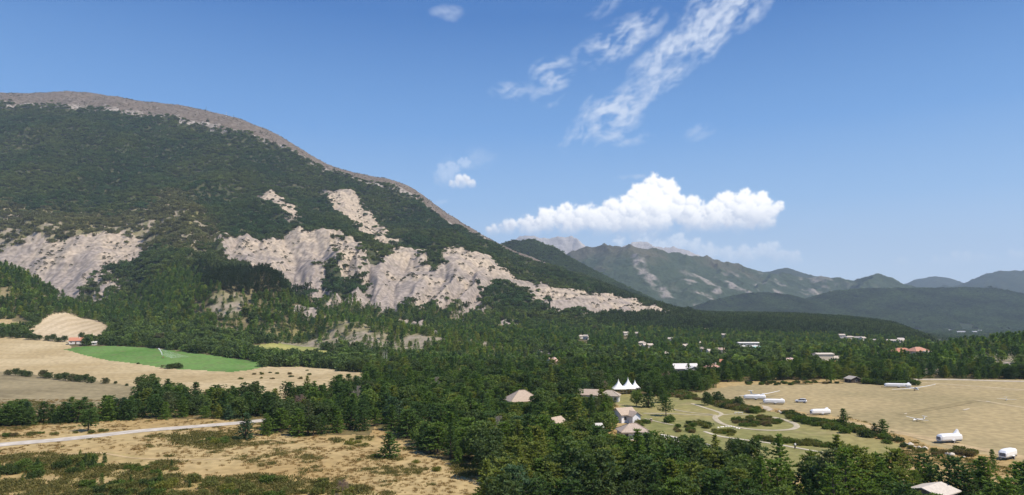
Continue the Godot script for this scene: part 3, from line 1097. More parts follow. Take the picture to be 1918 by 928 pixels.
func house(called: String, label: String, category: String, at: Vector2, turn: float, w: float, l: float, hw: float, hr: float, hip: bool, wall_col: Color, roof_col: Color, wins := 3, chimney := true, group := "", keep := 14.0, seen := 1.5, wing := 0.0, sunk := 0.15) -> Node3D:
	var o := thing(called, label, category, on(at, -sunk), turn, group)
	var wall := paint("wall %s" % wall_col.to_html(false), wall_col, 0.85)
	var roof := paint("roof %s" % roof_col.to_html(false), roof_col, 0.85)
	if not roof.albedo_texture:
		roof.albedo_texture = mat["turf"].albedo_texture
		roof.uv1_triplanar = true
		roof.uv1_scale = Vector3.ONE * 0.22
	var ws := Shape.new()
	ws.box(Vector3(0, hw * 0.5, 0), Vector3(w, hw, l))
	var rs := Shape.new()
	var e := 0.5
	if hip:
		var rl := maxf(w - l, 0.4) * 0.5
		var y0 := hw - 0.1
		var a := Vector3(-w * 0.5 - e, y0, l * 0.5 + e)
		var b := Vector3(w * 0.5 + e, y0, l * 0.5 + e)
		var c := Vector3(w * 0.5 + e, y0, -l * 0.5 - e)
		var d := Vector3(-w * 0.5 - e, y0, -l * 0.5 - e)
		var p := Vector3(-rl, hw + hr, 0)
		var q := Vector3(rl, hw + hr, 0)
		rs.quad(a, b, q, p); rs.quad(c, d, p, q); rs.tri(b, c, q); rs.tri(d, a, p)
		slab(rs, a, b, c, d, 0.16)
		var cap := Shape.new()
		for r in [[a, p], [b, q], [c, q], [d, p], [p, q]]:
			cap.tube(r[0] + Vector3(0, 0.02, 0), r[1] + Vector3(0, 0.02, 0), 0.11, 0.11, 5)
		part("ridge_tile", cap, paint("ridge tiles", roof_col * 0.72, 0.85), o)
	else:
		for x in [-0.5, 0.5]:
			ws.tri(Vector3(w * x, hw, -l * 0.5), Vector3(w * x, hw, l * 0.5), Vector3(w * x, hw + hr, 0))
		var drop := hr * e / (l * 0.5)
		for z in [-1.0, 1.0]:
			slab(rs, Vector3(-w * 0.5 - e, hw - drop + 0.18, z * (l * 0.5 + e)), Vector3(w * 0.5 + e, hw - drop + 0.18, z * (l * 0.5 + e)), Vector3(w * 0.5 + e, hw + hr + 0.18, 0), Vector3(-w * 0.5 - e, hw + hr + 0.18, 0), 0.18)
	part("wall", ws, wall, o)
	var rn := part("roof", rs, roof, o)
	if chimney:
		var cs := Shape.new()
		cs.box(Vector3(w * 0.22, hw + hr * 0.9, l * 0.12), Vector3(0.6, 1.4, 0.6))
		cs.box(Vector3(w * 0.22, hw + hr * 0.9 + 0.75, l * 0.12), Vector3(0.76, 0.12, 0.76))
		part("chimney", cs, wall, rn)
	var frame := paint("window frame", Color(0.5, 0.46, 0.4), 0.6)
	var pane := paint("window pane", Color(0.03, 0.035, 0.045), 0.15)
	for side in [1.0, -1.0]:
		for k in wins:
			var x := w * ((k + 0.5) / wins - 0.5)
			if k == 1 and side > 0.0 and wins > 1:
				var ds := Shape.new()
				ds.box(Vector3(x, 1.1, side * (l * 0.5 + 0.02)), Vector3(1.0, 2.1, 0.08))
				part("door", ds, paint("door wood", Color(0.12, 0.07, 0.04), 0.6), o)
				continue
			var fs := Shape.new()
			fs.box(Vector3(x, hw * 0.56, side * (l * 0.5 + 0.01)), Vector3(1.15, 1.25, 0.06))
			var f := part("window", fs, frame, o)
			var gs := Shape.new()
			gs.box(Vector3(x, hw * 0.56, side * (l * 0.5 + 0.035)), Vector3(0.95, 1.05, 0.03))
			part("pane", gs, pane, f)
	for side in [1.0, -1.0]:
		var fs := Shape.new()
		fs.box(Vector3(side * (w * 0.5 + 0.01), hw * 0.56, 0), Vector3(0.06, 1.2, 1.1))
		var f := part("window", fs, frame, o)
		var gs := Shape.new()
		gs.box(Vector3(side * (w * 0.5 + 0.035), hw * 0.56, 0), Vector3(0.03, 1.0, 0.9))
		part("pane", gs, pane, f)
	if wing > 0.0:
		var gs := Shape.new()
		gs.box(Vector3(w * 0.2, hw * 0.45, l * 0.5 + wing * 0.5), Vector3(w * 0.55, hw * 0.9, wing))
		gs.tri(Vector3(w * -0.075, hw * 0.9, l * 0.5 + wing), Vector3(w * 0.475, hw * 0.9, l * 0.5 + wing), Vector3(w * 0.2, hw * 0.9 + hr * 0.7, l * 0.5 + wing))
		part("wing_wall", gs, wall, o)
		var gr := Shape.new()
		for z in [-1.0, 1.0]:
			var x0: float = w * 0.2 + z * (w * 0.275 + e)
			slab(gr, Vector3(x0, hw * 0.85, 0), Vector3(x0, hw * 0.85, l * 0.5 + wing + e), Vector3(w * 0.2, hw * 0.9 + hr * 0.7 + 0.15, l * 0.5 + wing + e), Vector3(w * 0.2, hw * 0.9 + hr * 0.7 + 0.15, 0), 0.18)
		part("wing_roof", gr, roof, o)
	clearings.append([at, maxf(w, l) * 0.62, keep, seen])
	return o

func ring_of(w: float, h: float, y: float, z: float, round_ := 0.3, seg := 3) -> PackedVector3Array:
	# a rounded rectangle across z
	var p := PackedVector3Array()
	var r := minf(w, h) * round_
	for c in 4:
		var cx := (w * 0.5 - r) * (1.0 if c == 0 or c == 3 else -1.0)
		var cy := (h * 0.5 - r) * (1.0 if c < 2 else -1.0)
		for k in seg + 1:
			var a := PI * 0.5 * (c + k / float(seg))
			p.push_back(Vector3(cx + cos(a) * r, y + cy + sin(a) * r, z))
	return p

func wheel(o: Node3D, at: Vector3, r: float, w: float) -> void:
	var t := Shape.new()
	t.tube(at - Vector3(w, 0, 0), at + Vector3(w, 0, 0), r, r, 14)
	t.tube(at + Vector3(w, 0, 0), at - Vector3(w, 0, 0), r, r, 14)
	var n := part("wheel", t, paint("tyre rubber", Color(0.03, 0.03, 0.03), 0.8), o)
	var h := Shape.new()
	for s in [-1.0, 1.0]:
		h.tube(at, at + Vector3(s * (w + 0.015), 0, 0), r * 0.6, r * 0.55, 12)
	part("rim", h, paint("steel", Color(0.45, 0.45, 0.46), 0.4, 0.6), n)

func trailer(label: String, at: Vector2, turn: float, length: float, fin: float, tall := 1.0) -> void:
	# a closed white trailer for one glider: long low box with a hump for the tail fin; nose towards -z
	var o := thing("glider_trailer", label, "trailer", on(at), turn, "glider trailers on the airfield")
	o.scale = Vector3(tall, tall, 1.0)
	var white := paint("trailer white", Color(0.80, 0.80, 0.80), 0.35)
	var s := Shape.new()
	var z := length * 0.5
	s.loft([ring_of(1.5, 1.0, 1.05, -z), ring_of(1.8, 1.45, 1.25, -z + 0.5), ring_of(1.9, 1.62, 1.33, -z + 1.6), ring_of(1.9, 1.62, 1.33, z - 2.4), ring_of(1.7, 1.5, 1.3, z - 0.3), ring_of(1.5, 1.35, 1.25, z)])
	part("body", s, white, o)
	if fin > 0.0:
		var f := Shape.new()
		var rings := []
		for k in 5:
			var y := 2.0 + fin * k / 4.0
			var w := 0.42 - 0.05 * k
			var a := z - 2.3 + 0.28 * k
			var b := z - 0.25 - 0.1 * k
			rings.append(PackedVector3Array([Vector3(w, y, a + 0.3), Vector3(0, y, a), Vector3(-w, y, a + 0.3), Vector3(-w, y, b - 0.1), Vector3(0, y, b), Vector3(w, y, b - 0.1)]))
		f.loft(rings)
		part("fin_cover", f, white, o)
	var d := Shape.new()
	d.box(Vector3(0, 1.2, -z - 0.02), Vector3(1.1, 0.72, 0.05))
	part("door", d, paint("trailer door", Color(0.16, 0.16, 0.18), 0.5), o)
	var c := Shape.new()
	c.box(Vector3(0, 0.5, 0), Vector3(1.6, 0.14, length * 0.92))
	part("chassis", c, paint("dark steel", Color(0.06, 0.06, 0.065), 0.6), o)
	var b := Shape.new()
	b.tube(Vector3(0, 0.5, -z), Vector3(0, 0.48, -z - 1.5), 0.08, 0.06, 6)
	b.tube(Vector3(0, 0.5, -z - 1.2), Vector3(0, 0.08, -z - 1.2), 0.05, 0.05, 6)
	part("drawbar", b, paint("dark steel", Color(0.06, 0.06, 0.065), 0.6), o)
	var t := Shape.new()
	t.tube(Vector3(-0.09, 0.16, -z - 1.2), Vector3(0.09, 0.16, -z - 1.2), 0.16, 0.16, 10)
	part("jockey_wheel", t, paint("tyre rubber", Color(0.03, 0.03, 0.03), 0.8), o)
	for x in [-0.98, 0.98]:
		wheel(o, Vector3(x, 0.33, 0.4), 0.33, 0.1)
		var m := Shape.new()
		m.box(Vector3(x, 0.72, 0.4), Vector3(0.3, 0.08, 0.9))
		part("mudguard", m, white, o)
	clearings.append([at, length * 0.5 + 3.0, 95.0, 0.2])

func glider(label: String, at: Vector2, turn: float, span: float, length: float, tilt: float) -> void:
	# a white sailplane resting on one wing tip; nose towards -z
	var o := thing("glider", label, "glider", on(at), turn, "gliders parked on the airfield")
	var white := paint("glider white", Color(0.82, 0.82, 0.81), 0.25)
	var k := length / 7.5
	var f := Shape.new()
	var rings := []
	for p in [[-2.6, 0.03, 0.62], [-2.45, 0.16, 0.66], [-2.0, 0.29, 0.74], [-1.2, 0.38, 0.84], [-0.3, 0.40, 0.90], [0.6, 0.30, 0.93], [1.6, 0.17, 0.95], [3.0, 0.12, 0.97], [4.6, 0.08, 1.0], [4.9, 0.03, 1.0]]:
		var ring := PackedVector3Array()
		for j in 12:
			ring.push_back(Vector3(cos(TAU * j / 12) * p[1] * 0.85, p[2] + sin(TAU * j / 12) * p[1], p[0]) * k)
		rings.append(ring)
	f.loft(rings)
	part("fuselage", f, white, o)
	var c := Shape.new()
	rings = []
	for p in [[-2.1, 0.02, 0.92], [-1.7, 0.22, 0.98], [-1.0, 0.30, 1.06], [-0.4, 0.25, 1.1], [0.05, 0.03, 1.18]]:
		var ring := PackedVector3Array()
		for j in 10:
			ring.push_back(Vector3(cos(TAU * j / 10) * p[1], p[2] + sin(TAU * j / 10) * p[1], p[0]) * k)
		rings.append(ring)
	c.loft(rings)
	part("canopy", c, paint("canopy", Color(0.05, 0.06, 0.07), 0.08), o)
	for side in [-1.0, 1.0]:
		var w := Shape.new()
		rings = []
		for q in [0.0, 0.25, 0.55, 0.85, 0.97, 1.0]:
			var chord: float = 1.25 * k * (1.0 - 0.55 * q) * (1.0 if q < 0.99 else 0.4)
			var x: float = side * q * span * 0.5
			var y: float = 1.15 * k + q * q * span * 0.022 + x * tilt
			var ring := PackedVector3Array()
			for p in [[-0.4, 0.03], [-0.28, 0.10], [0.0, 0.10], [0.35, 0.02], [0.6, -0.06], [0.3, -0.06], [-0.25, -0.04]]:
				ring.push_back(Vector3(x, maxf(0.06, y + p[1] * chord), p[0] * chord - 0.1 * k + q * 0.1))
			rings.append(ring)
		w.loft(rings)
		part("wing", w, white, o)
	var t := Shape.new()
	t.loft([PackedVector3Array([Vector3(0.07, 1.0, 4.0) * k, Vector3(0, 1.0, 3.8) * k, Vector3(-0.07, 1.0, 4.0) * k, Vector3(0, 1.0, 4.95) * k]), PackedVector3Array([Vector3(0.05, 2.25, 4.5) * k, Vector3(0, 2.25, 4.4) * k, Vector3(-0.05, 2.25, 4.5) * k, Vector3(0, 2.25, 5.1) * k])])
	part("tail_fin", t, white, o)
	var e := Shape.new()
	e.box(Vector3(0, 2.27, 4.75) * k, Vector3(2.7, 0.07, 0.5) * k)
	part("tailplane", e, white, o)
	var u := Shape.new()
	u.tube(Vector3(-0.08, 0.22, -0.2) * k, Vector3(0.08, 0.22, -0.2) * k, 0.22 * k, 0.22 * k, 12)
	part("wheel", u, paint("tyre rubber", Color(0.03, 0.03, 0.03), 0.8), o)
	clearings.append([at, 5.0, 20.0, 0.6])

func car(label: String, at: Vector2, turn: float) -> void:
	var o := thing("parked_car", label, "car", on(at), turn)
	var white := paint("car white", Color(0.78, 0.78, 0.78), 0.2)
	white.clearcoat_enabled = true
	var s := Shape.new()
	s.loft([ring_of(1.5, 0.5, 0.65, -2.25), ring_of(1.78, 0.66, 0.68, -2.05), ring_of(1.84, 0.74, 0.72, -1.2), ring_of(1.84, 0.78, 0.74, 1.6), ring_of(1.8, 0.74, 0.74, 2.05), ring_of(1.6, 0.55, 0.7, 2.2)])
	part("body", s, white, o)
	var c := Shape.new()
	c.loft([ring_of(1.64, 0.08, 1.08, -1.15, 0.4), ring_of(1.5, 0.40, 1.28, -0.55), ring_of(1.42, 0.52, 1.36, 0.1), ring_of(1.42, 0.5, 1.36, 1.3), ring_of(1.5, 0.3, 1.2, 1.95)])
	part("window", c, paint("window pane", Color(0.03, 0.035, 0.045), 0.15), o)
	var r := Shape.new()
	r.loft([ring_of(1.3, 0.06, 1.62, -0.35), ring_of(1.36, 0.1, 1.64, 0.2), ring_of(1.34, 0.1, 1.64, 1.3), ring_of(1.3, 0.05, 1.58, 1.75)])
	part("roof", r, white, o)
	for z in [-1.4, 1.35]:
		for x in [-0.84, 0.84]:
			wheel(o, Vector3(x, 0.34, z), 0.34, 0.11)
	for x in [-0.62, 0.62]:
		var h := Shape.new()
		h.box(Vector3(x, 0.78, -2.14), Vector3(0.36, 0.16, 0.1))
		part("headlight", h, paint("lamp glass", Color(0.6, 0.6, 0.62), 0.1), o)
		var t := Shape.new()
		t.box(Vector3(x * 1.15, 0.88, 2.13), Vector3(0.26, 0.22, 0.1))
		part("tail_light", t, paint("red glass", Color(0.35, 0.02, 0.02), 0.2), o)
	var b := Shape.new()
	b.box(Vector3(0, 0.44, -2.22), Vector3(1.6, 0.2, 0.12))
	b.box(Vector3(0, 0.44, 2.18), Vector3(1.6, 0.2, 0.12))
	part("bumper", b, paint("dark plastic", Color(0.04, 0.04, 0.042), 0.6), o)
	clearings.append([at, 4.0, 20.0, 0.4])

func marquee(label: String, at: Vector2, turn: float) -> void:
	var o := thing("marquee", label, "marquee", on(at), turn)
	var cloth := paint("white canvas", Color(0.82, 0.82, 0.80), 0.7)
	var poles := {}
	for m in [[-4.2, 0.6, 6.0, 4.4], [0.6, -0.6, 6.2, 5.0], [4.6, -3.4, 4.2, 3.6]]:
		var c := Shape.new()
		var rings := []
		for k in 9:
			var f := k / 8.0
			var half: float = m[2] * 0.5 * (pow(1.0 - f, 1.9) * 0.97 + 0.03 * (1.0 - f) + 0.012)
			var ring := PackedVector3Array()
			for j in 16:
				var a := TAU * (j + 0.5) / 16
				var q := Vector2(cos(a), sin(a))
				q /= lerpf(maxf(absf(q.x), absf(q.y)), 1.0, f * 0.8)
				ring.push_back(Vector3(m[0] + q.x * half, 2.5 + m[3] * f, m[1] + q.y * half))
			rings.append(ring)
		c.loft(rings, false, true)
		part("canopy", c, cloth, o)
		var v := Shape.new()
		for k in 4:
			var a: Vector3 = Vector3(m[0], 0, m[1]) + Vector3(m[2] * 0.5 * (1 if k < 2 else -1), 0, m[2] * 0.5 * (1 if k in [0, 3] else -1))
			var b: Vector3 = Vector3(m[0], 0, m[1]) + Vector3(m[2] * 0.5 * (1 if k in [0, 3] else -1), 0, m[2] * 0.5 * (1 if k in [0, 1] else -1) * (-1 if k in [0, 1] else 1) * (1 if k in [0, 2] else 1))
			var p := Shape.new()
			p.tube(a, a + Vector3(0, 2.55, 0), 0.06, 0.06, 6)
			part("pole", p, paint("steel", Color(0.45, 0.45, 0.46), 0.4, 0.6), o)
		v.box(Vector3(m[0], 2.42, m[1] + m[2] * 0.5), Vector3(m[2], 0.3, 0.04))
		v.box(Vector3(m[0], 2.42, m[1] - m[2] * 0.5), Vector3(m[2], 0.3, 0.04))
		v.box(Vector3(m[0] + m[2] * 0.5, 2.42, m[1]), Vector3(0.04, 0.3, m[2]))
		v.box(Vector3(m[0] - m[2] * 0.5, 2.42, m[1]), Vector3(0.04, 0.3, m[2]))
		part("valance", v, cloth, o)
	clearings.append([at, 7.5, 20.0, 2.2])

func boulder(label: String, at: Vector2, size: float, seed_: int, col := Color(0.5, 0.48, 0.44), group := "") -> void:
	var g := RandomNumberGenerator.new()
	g.seed = seed_
	var s := Shape.new()
	var rings := []
	for j in 5:
		var ring := PackedVector3Array()
		var f: float = [0.75, 1.0, 0.95, 0.6, 0.15][j]
		for k in 9:
			var a := TAU * k / 9
			var r := size * f * g.randf_range(0.75, 1.1)
			ring.push_back(Vector3(cos(a) * r * 1.3, size * (-0.2 + 0.28 * j) + g.randf_range(-0.06, 0.06) * size, sin(a) * r))
		rings.append(ring)
	s.loft(rings)
	var o := part(numbered("boulder"), s, paint("boulder %s" % col.to_html(false), col, 0.9), self)
	o.position = on(at)
	o.rotation.y = g.randf() * TAU
	metas(o, label, "boulder", group)

func figure(label: String, at: Vector2, turn: float) -> void:
	# a walking person in a white shirt: one continuous skin round a posed skeleton, clothes and hair as parts
	var o := thing("person", label, "person", on(at), turn)
	var bones := [
		[Vector3(0, 0.98, 0), Vector3(0, 1.38, 0.02), 0.14, 0.155], [Vector3(-0.15, 1.4, 0.02), Vector3(0.15, 1.4, 0.02), 0.075, 0.075], [Vector3(0, 1.42, 0.02), Vector3(0, 1.54, -0.01), 0.06, 0.055],
		[Vector3(0, 1.63, -0.03), Vector3(0, 1.7, -0.02), 0.09, 0.095], [Vector3(-0.09, 0.95, 0), Vector3(-0.1, 0.52, -0.1), 0.095, 0.06], [Vector3(-0.1, 0.52, -0.1), Vector3(-0.1, 0.09, 0.08), 0.058, 0.042],
		[Vector3(-0.1, 0.06, 0.06), Vector3(-0.1, 0.04, -0.12), 0.045, 0.035], [Vector3(0.09, 0.95, 0), Vector3(0.1, 0.5, 0.03), 0.095, 0.06], [Vector3(0.1, 0.5, 0.03), Vector3(0.1, 0.09, -0.2), 0.058, 0.042],
		[Vector3(0.1, 0.06, -0.2), Vector3(0.1, 0.04, -0.38), 0.045, 0.035], [Vector3(-0.2, 1.39, 0.02), Vector3(-0.25, 1.12, -0.06), 0.052, 0.042], [Vector3(-0.25, 1.12, -0.06), Vector3(-0.23, 0.93, -0.24), 0.04, 0.03],
		[Vector3(0.2, 1.39, 0.02), Vector3(0.25, 1.1, 0.08), 0.052, 0.042], [Vector3(0.25, 1.1, 0.08), Vector3(0.26, 0.86, 0.02), 0.04, 0.03], [Vector3(0.26, 0.84, 0.02), Vector3(0.26, 0.76, 0.0), 0.03, 0.018], [Vector3(-0.23, 0.91, -0.26), Vector3(-0.22, 0.89, -0.34), 0.03, 0.018]]
	var skin := net(bones, 0.0, 0.0, 1.85)
	part("body", skin, paint("skin", Color(0.42, 0.26, 0.18), 0.6), o)
	part("shirt", net([bones[0], bones[1], bones[10], bones[12]], 0.022, 0.92, 1.5), paint("white cotton", Color(0.8, 0.8, 0.79), 0.8), o)
	part("trousers", net([[Vector3(0, 0.93, 0), Vector3(0, 1.0, 0), 0.15, 0.14], bones[4], bones[5], bones[7], bones[8]], 0.02, 0.1, 1.04), paint("dark cloth", Color(0.03, 0.03, 0.04), 0.8), o)
	part("hair", net([[Vector3(0, 1.7, 0.0), Vector3(0, 1.72, 0.03), 0.1, 0.1]], 0.012, 1.66, 1.9), paint("dark hair", Color(0.025, 0.018, 0.012), 0.5), o)

func net(bones: Array, grow_: float, low: float, top: float) -> Shape:
	# surface nets over a smooth union of tapered capsules
	var cell := 0.035
	var lo := Vector3(-0.5, low - 0.05, -0.55)
	var nx := int(1.0 / cell)
	var ny := int((top - low + 0.1) / cell)
	var nz := int(1.0 / cell)
	var f := PackedFloat32Array()
	f.resize((nx + 1) * (ny + 1) * (nz + 1))
	for x in nx + 1:
		for y in ny + 1:
			for z in nz + 1:
				var p := lo + Vector3(x, y, z) * cell
				var sum := 0.0
				for b in bones:
					var e: Vector3 = b[1] - b[0]
					var t := clampf((p - b[0]).dot(e) / e.length_squared(), 0.0, 1.0)
					sum += exp(-30.0 * (p.distance_to(b[0] + e * t) - lerpf(b[2], b[3], t) - grow_))
				var dist := -log(maxf(sum, 1e-12)) / 30.0
				f[(x * (ny + 1) + y) * (nz + 1) + z] = maxf(dist, maxf(low - p.y, p.y - top)) if grow_ > 0.0 else dist
	var at := {}
	var s := Shape.new()
	for x in nx:
		for y in ny:
			for z in nz:
				var sum := Vector3.ZERO
				var hits := 0
				for e in [[0, 1], [0, 2], [0, 4], [1, 3], [1, 5], [2, 3], [2, 6], [3, 7], [4, 5], [4, 6], [5, 7], [6, 7]]:
					var a: int = e[0]
					var b: int = e[1]
					var fa := f[((x + (a & 1)) * (ny + 1) + y + ((a >> 1) & 1)) * (nz + 1) + z + (a >> 2)]
					var fb := f[((x + (b & 1)) * (ny + 1) + y + ((b >> 1) & 1)) * (nz + 1) + z + (b >> 2)]
					if (fa < 0.0) != (fb < 0.0):
						var pa := Vector3(a & 1, (a >> 1) & 1, a >> 2)
						var pb := Vector3(b & 1, (b >> 1) & 1, b >> 2)
						sum += pa.lerp(pb, fa / (fa - fb))
						hits += 1
				if hits:
					at[Vector3i(x, y, z)] = lo + (Vector3(x, y, z) + sum / hits) * cell
	for c: Vector3i in at:
		for axis in 3:
			var step := Vector3i.ZERO
			step[axis] = 1
			var q := c + step
			if q.x > nx or q.y > ny or q.z > nz:
				continue
			var fa := f[(c.x * (ny + 1) + c.y) * (nz + 1) + c.z]
			var fb := f[(q.x * (ny + 1) + q.y) * (nz + 1) + q.z]
			if (fa < 0.0) == (fb < 0.0):
				continue
			var u := Vector3i.ZERO
			var v := Vector3i.ZERO
			u[(axis + 1) % 3] = 1
			v[(axis + 2) % 3] = 1
			if at.has(c - u) and at.has(c - v) and at.has(c - u - v):
				s.quad(at[c], at[c - u], at[c - u - v], at[c - v])
	return s

func mast(label: String, at: Vector3, tall: float, wide: float, banded: bool) -> void:
	var o := thing("radio_mast", label, "mast", at)
	var steel := paint("mast steel", Color(0.12, 0.12, 0.13), 0.6)
	var pale := paint("mast white", Color(0.75, 0.75, 0.75), 0.6)
	var n := 6
	for k in n:
		var s := Shape.new()
		for c in 3:
			var a := TAU * c / 3
			var b := TAU * (c + 1) / 3
			var r0 := wide * (1.0 - 0.6 * k / n)
			var r1 := wide * (1.0 - 0.6 * (k + 1) / n)
			var p := Vector3(cos(a) * r0, tall * k / n, sin(a) * r0)
			var q := Vector3(cos(a) * r1, tall * (k + 1) / n, sin(a) * r1)
			s.tube(p, q, 0.16, 0.16, 5)
			s.tube(p, Vector3(cos(b) * r1, tall * (k + 1) / n, sin(b) * r1), 0.08, 0.08, 4)
		part("mast_section", s, pale if banded and k % 2 == 1 else steel, o)
	var a := Shape.new()
	a.tube(Vector3(0, tall, 0), Vector3(0, tall * 1.2, 0), 0.12, 0.05, 5)
	part("aerial", a, steel, o)

# ---------------------------------------------------------------- sky: clear air, fibrous high cloud and heaped cumulus, computed for every direction

var n_cirrus := noise(41, 1.0, 5)
var n_veil := noise(43, 1.0, 4)
var n_puff := noise(42, 1.0, 4)
var streaks := []     # [middle (azimuth, elevation), length, width, turn, strength], in degrees
var puffs := []       # [azimuth, elevation, radius, opacity, level of the flat base]
var air_table := [[0.0, Vector3(0.62, 0.72, 0.83)], [4.0, Vector3(0.47, 0.62, 0.80)], [9.0, Vector3(0.285, 0.475, 0.75)], [15.0, Vector3(0.155, 0.335, 0.66)], [24.0, Vector3(0.058, 0.180, 0.47)], [40.0, Vector3(0.045, 0.15, 0.43)], [91.0, Vector3(0.035, 0.115, 0.36)]]

func air(el: float) -> Vector3:
	var e := maxf(el, 0.0)
	for k in air_table.size() - 1:
		if e <= air_table[k + 1][0]:
			var a: Vector3 = air_table[k][1]
			return a.lerp(air_table[k + 1][1], (e - air_table[k][0]) / (air_table[k + 1][0] - air_table[k][0]))
	return Vector3(0.035, 0.115, 0.36)

func heap(lobes: Array, base: float, opacity: float, seed_: int) -> void:
	# each main lobe of a cumulus carries smaller ones round its upper side
	var g := RandomNumberGenerator.new()
	g.seed = seed_
	for l: Vector3 in lobes:
		l.z *= 1.16 if opacity > 0.9 else 1.0
		puffs.append([l.x, l.y, l.z, opacity, base, 0.0])
		for k in 5:
			var a := g.randf_range(-0.2, PI + 0.2)
			var r := l.z * g.randf_range(0.22, 0.6)
			puffs.append([l.x + cos(a) * l.z * 0.72, l.y + sin(a) * l.z * 0.72, r, opacity, base, g.randf_range(0.1, 0.75) * l.z])

func sky_part(az0: float, az1: float, el0: float, el1: float, w: int, h: int) -> Image:
	var deep := PackedFloat32Array()
	var lit := PackedFloat32Array()
	var amount := PackedFloat32Array()
	deep.resize(w * h)
	deep.fill(-1e9)
	lit.resize(w * h)
	amount.resize(w * h)
	var px := w / (az1 - az0)
	var py := h / (el1 - el0)
	for p in puffs:
		var r: float = p[2]
		for y in range(maxi(0, int((el1 - p[1] - r * 1.5) * py)), mini(h, int((el1 - p[1] + r * 1.5) * py) + 1)):
			var el := el1 - (y + 0.5) / py
			for x in range(maxi(0, int((p[0] - r * 1.5 - az0) * px)), mini(w, int((p[0] + r * 1.5 - az0) * px) + 1)):
				var az := az0 + (x + 0.5) / px
				var wx := n_puff.get_noise_2d(az * 1.4, el * 1.4) * 0.36 + n_puff.get_noise_2d(az * 5.0, el * 5.0) * 0.20
				var wy := n_puff.get_noise_2d(az * 1.4 + 50.0, el * 1.4) * 0.36 + n_puff.get_noise_2d(az * 5.0, el * 5.0 + 70.0) * 0.20
				var dx: float = (az - p[0]) / r + wx
				var dy: float = (el - p[1]) / r + wy
				var q := 1.0 - dx * dx - dy * dy + n_puff.get_noise_2d(az * 3.2 + 20.0, el * 3.2) * 0.28
				if q <= 0.0:
					continue
				var i := y * w + x
				var flat: float = smoothstep(p[4] - 0.5, p[4] + 1.1, el + wx * 0.7)
				var a: float = smoothstep(0.0, 0.8 if p[3] > 0.9 else 1.1, q) * p[3] * flat
				amount[i] = maxf(amount[i], a) if p[3] < 0.9 else 1.0 - (1.0 - amount[i]) * (1.0 - a)
				var z: float = p[5] + sqrt(q) * r
				if z > deep[i]:
					var share := clampf(a * 1.6, 0.0, 1.0) if deep[i] > -1e8 else 1.0
					deep[i] = lerpf(maxf(deep[i], z - 1.0), z, share)
					var n := Vector3(dx, dy, sqrt(q) * 1.25).normalized()
					var l := 0.68 * clampf(n.dot(Vector3(0.45, 0.6, 0.66)) * 0.85 + 0.25, 0.0, 1.0) + 0.32 * clampf(0.25 + (el - p[4]) / 3.2, 0.0, 1.0)
					lit[i] = lerpf(lit[i], l * lerpf(0.66, 1.0, clampf((el - p[4] - 0.3) / 2.4, 0.0, 1.0)), share)
	var out := PackedFloat32Array()
	out.resize(w * h * 3)
	for y in h:
		var el := el1 - (y + 0.5) / py
		var base := air(el)
		for x in w:
			var az := az0 + (x + 0.5) / px
			var c := base
			if el > 0.0 and el < 75.0:
				var squash := cos(deg_to_rad(el))
				var thin := 0.0
				for s in streaks:
					var dx: float = (az - s[0].x) * squash
					var dy: float = el - s[0].y
					var u: float = dx * cos(s[3]) + dy * sin(s[3])
					if absf(u) > s[1]:
						continue
					var v: float = -dx * sin(s[3]) + dy * cos(s[3])
					var wob := n_veil.get_noise_2d(u * 0.22 + s[0].x, v * 0.3) * 0.9
					var q := pow(u / s[1], 2.0) + pow((v + wob * s[2] * 0.5) / s[2], 2.0)
					if q < 1.0:
						var bend := n_veil.get_noise_2d(u * 0.16, v * 0.16 + s[0].y) * 1.6
						var fibre := n_cirrus.get_noise_2d(u * 0.16 + s[0].x * 3.0, (v - u * 0.28 + bend) * 0.95)
						var lump := n_veil.get_noise_2d(u * 0.35 + 9.0, v * 0.5 + s[0].y)
						var fine := n_cirrus.get_noise_2d(u * 0.9 + 30.0, (v + u * 0.3) * 2.6)
						thin = maxf(thin, pow(1.0 - q, 0.8) * clampf(0.32 + fibre * 1.0 + lump * 0.9 + fine * 0.45, 0.0, 1.0) * s[4])
				thin = clampf(thin * 1.05, 0.0, 0.72)
				c = c.lerp(Vector3(0.72, 0.78, 0.88), thin)
			var i := y * w + x
			if amount[i] > 0.0:
				var k := Vector3(0.60, 0.66, 0.78).lerp(Vector3(1.18, 1.16, 1.13), smoothstep(0.22, 0.95, lit[i]))
				c = c.lerp(k, amount[i] * 0.97)
			out[i * 3] = c.x
			out[i * 3 + 1] = c.y
			out[i * 3 + 2] = c.z
	return Image.create_from_data(w, h, false, Image.FORMAT_RGBF, out.to_byte_array())

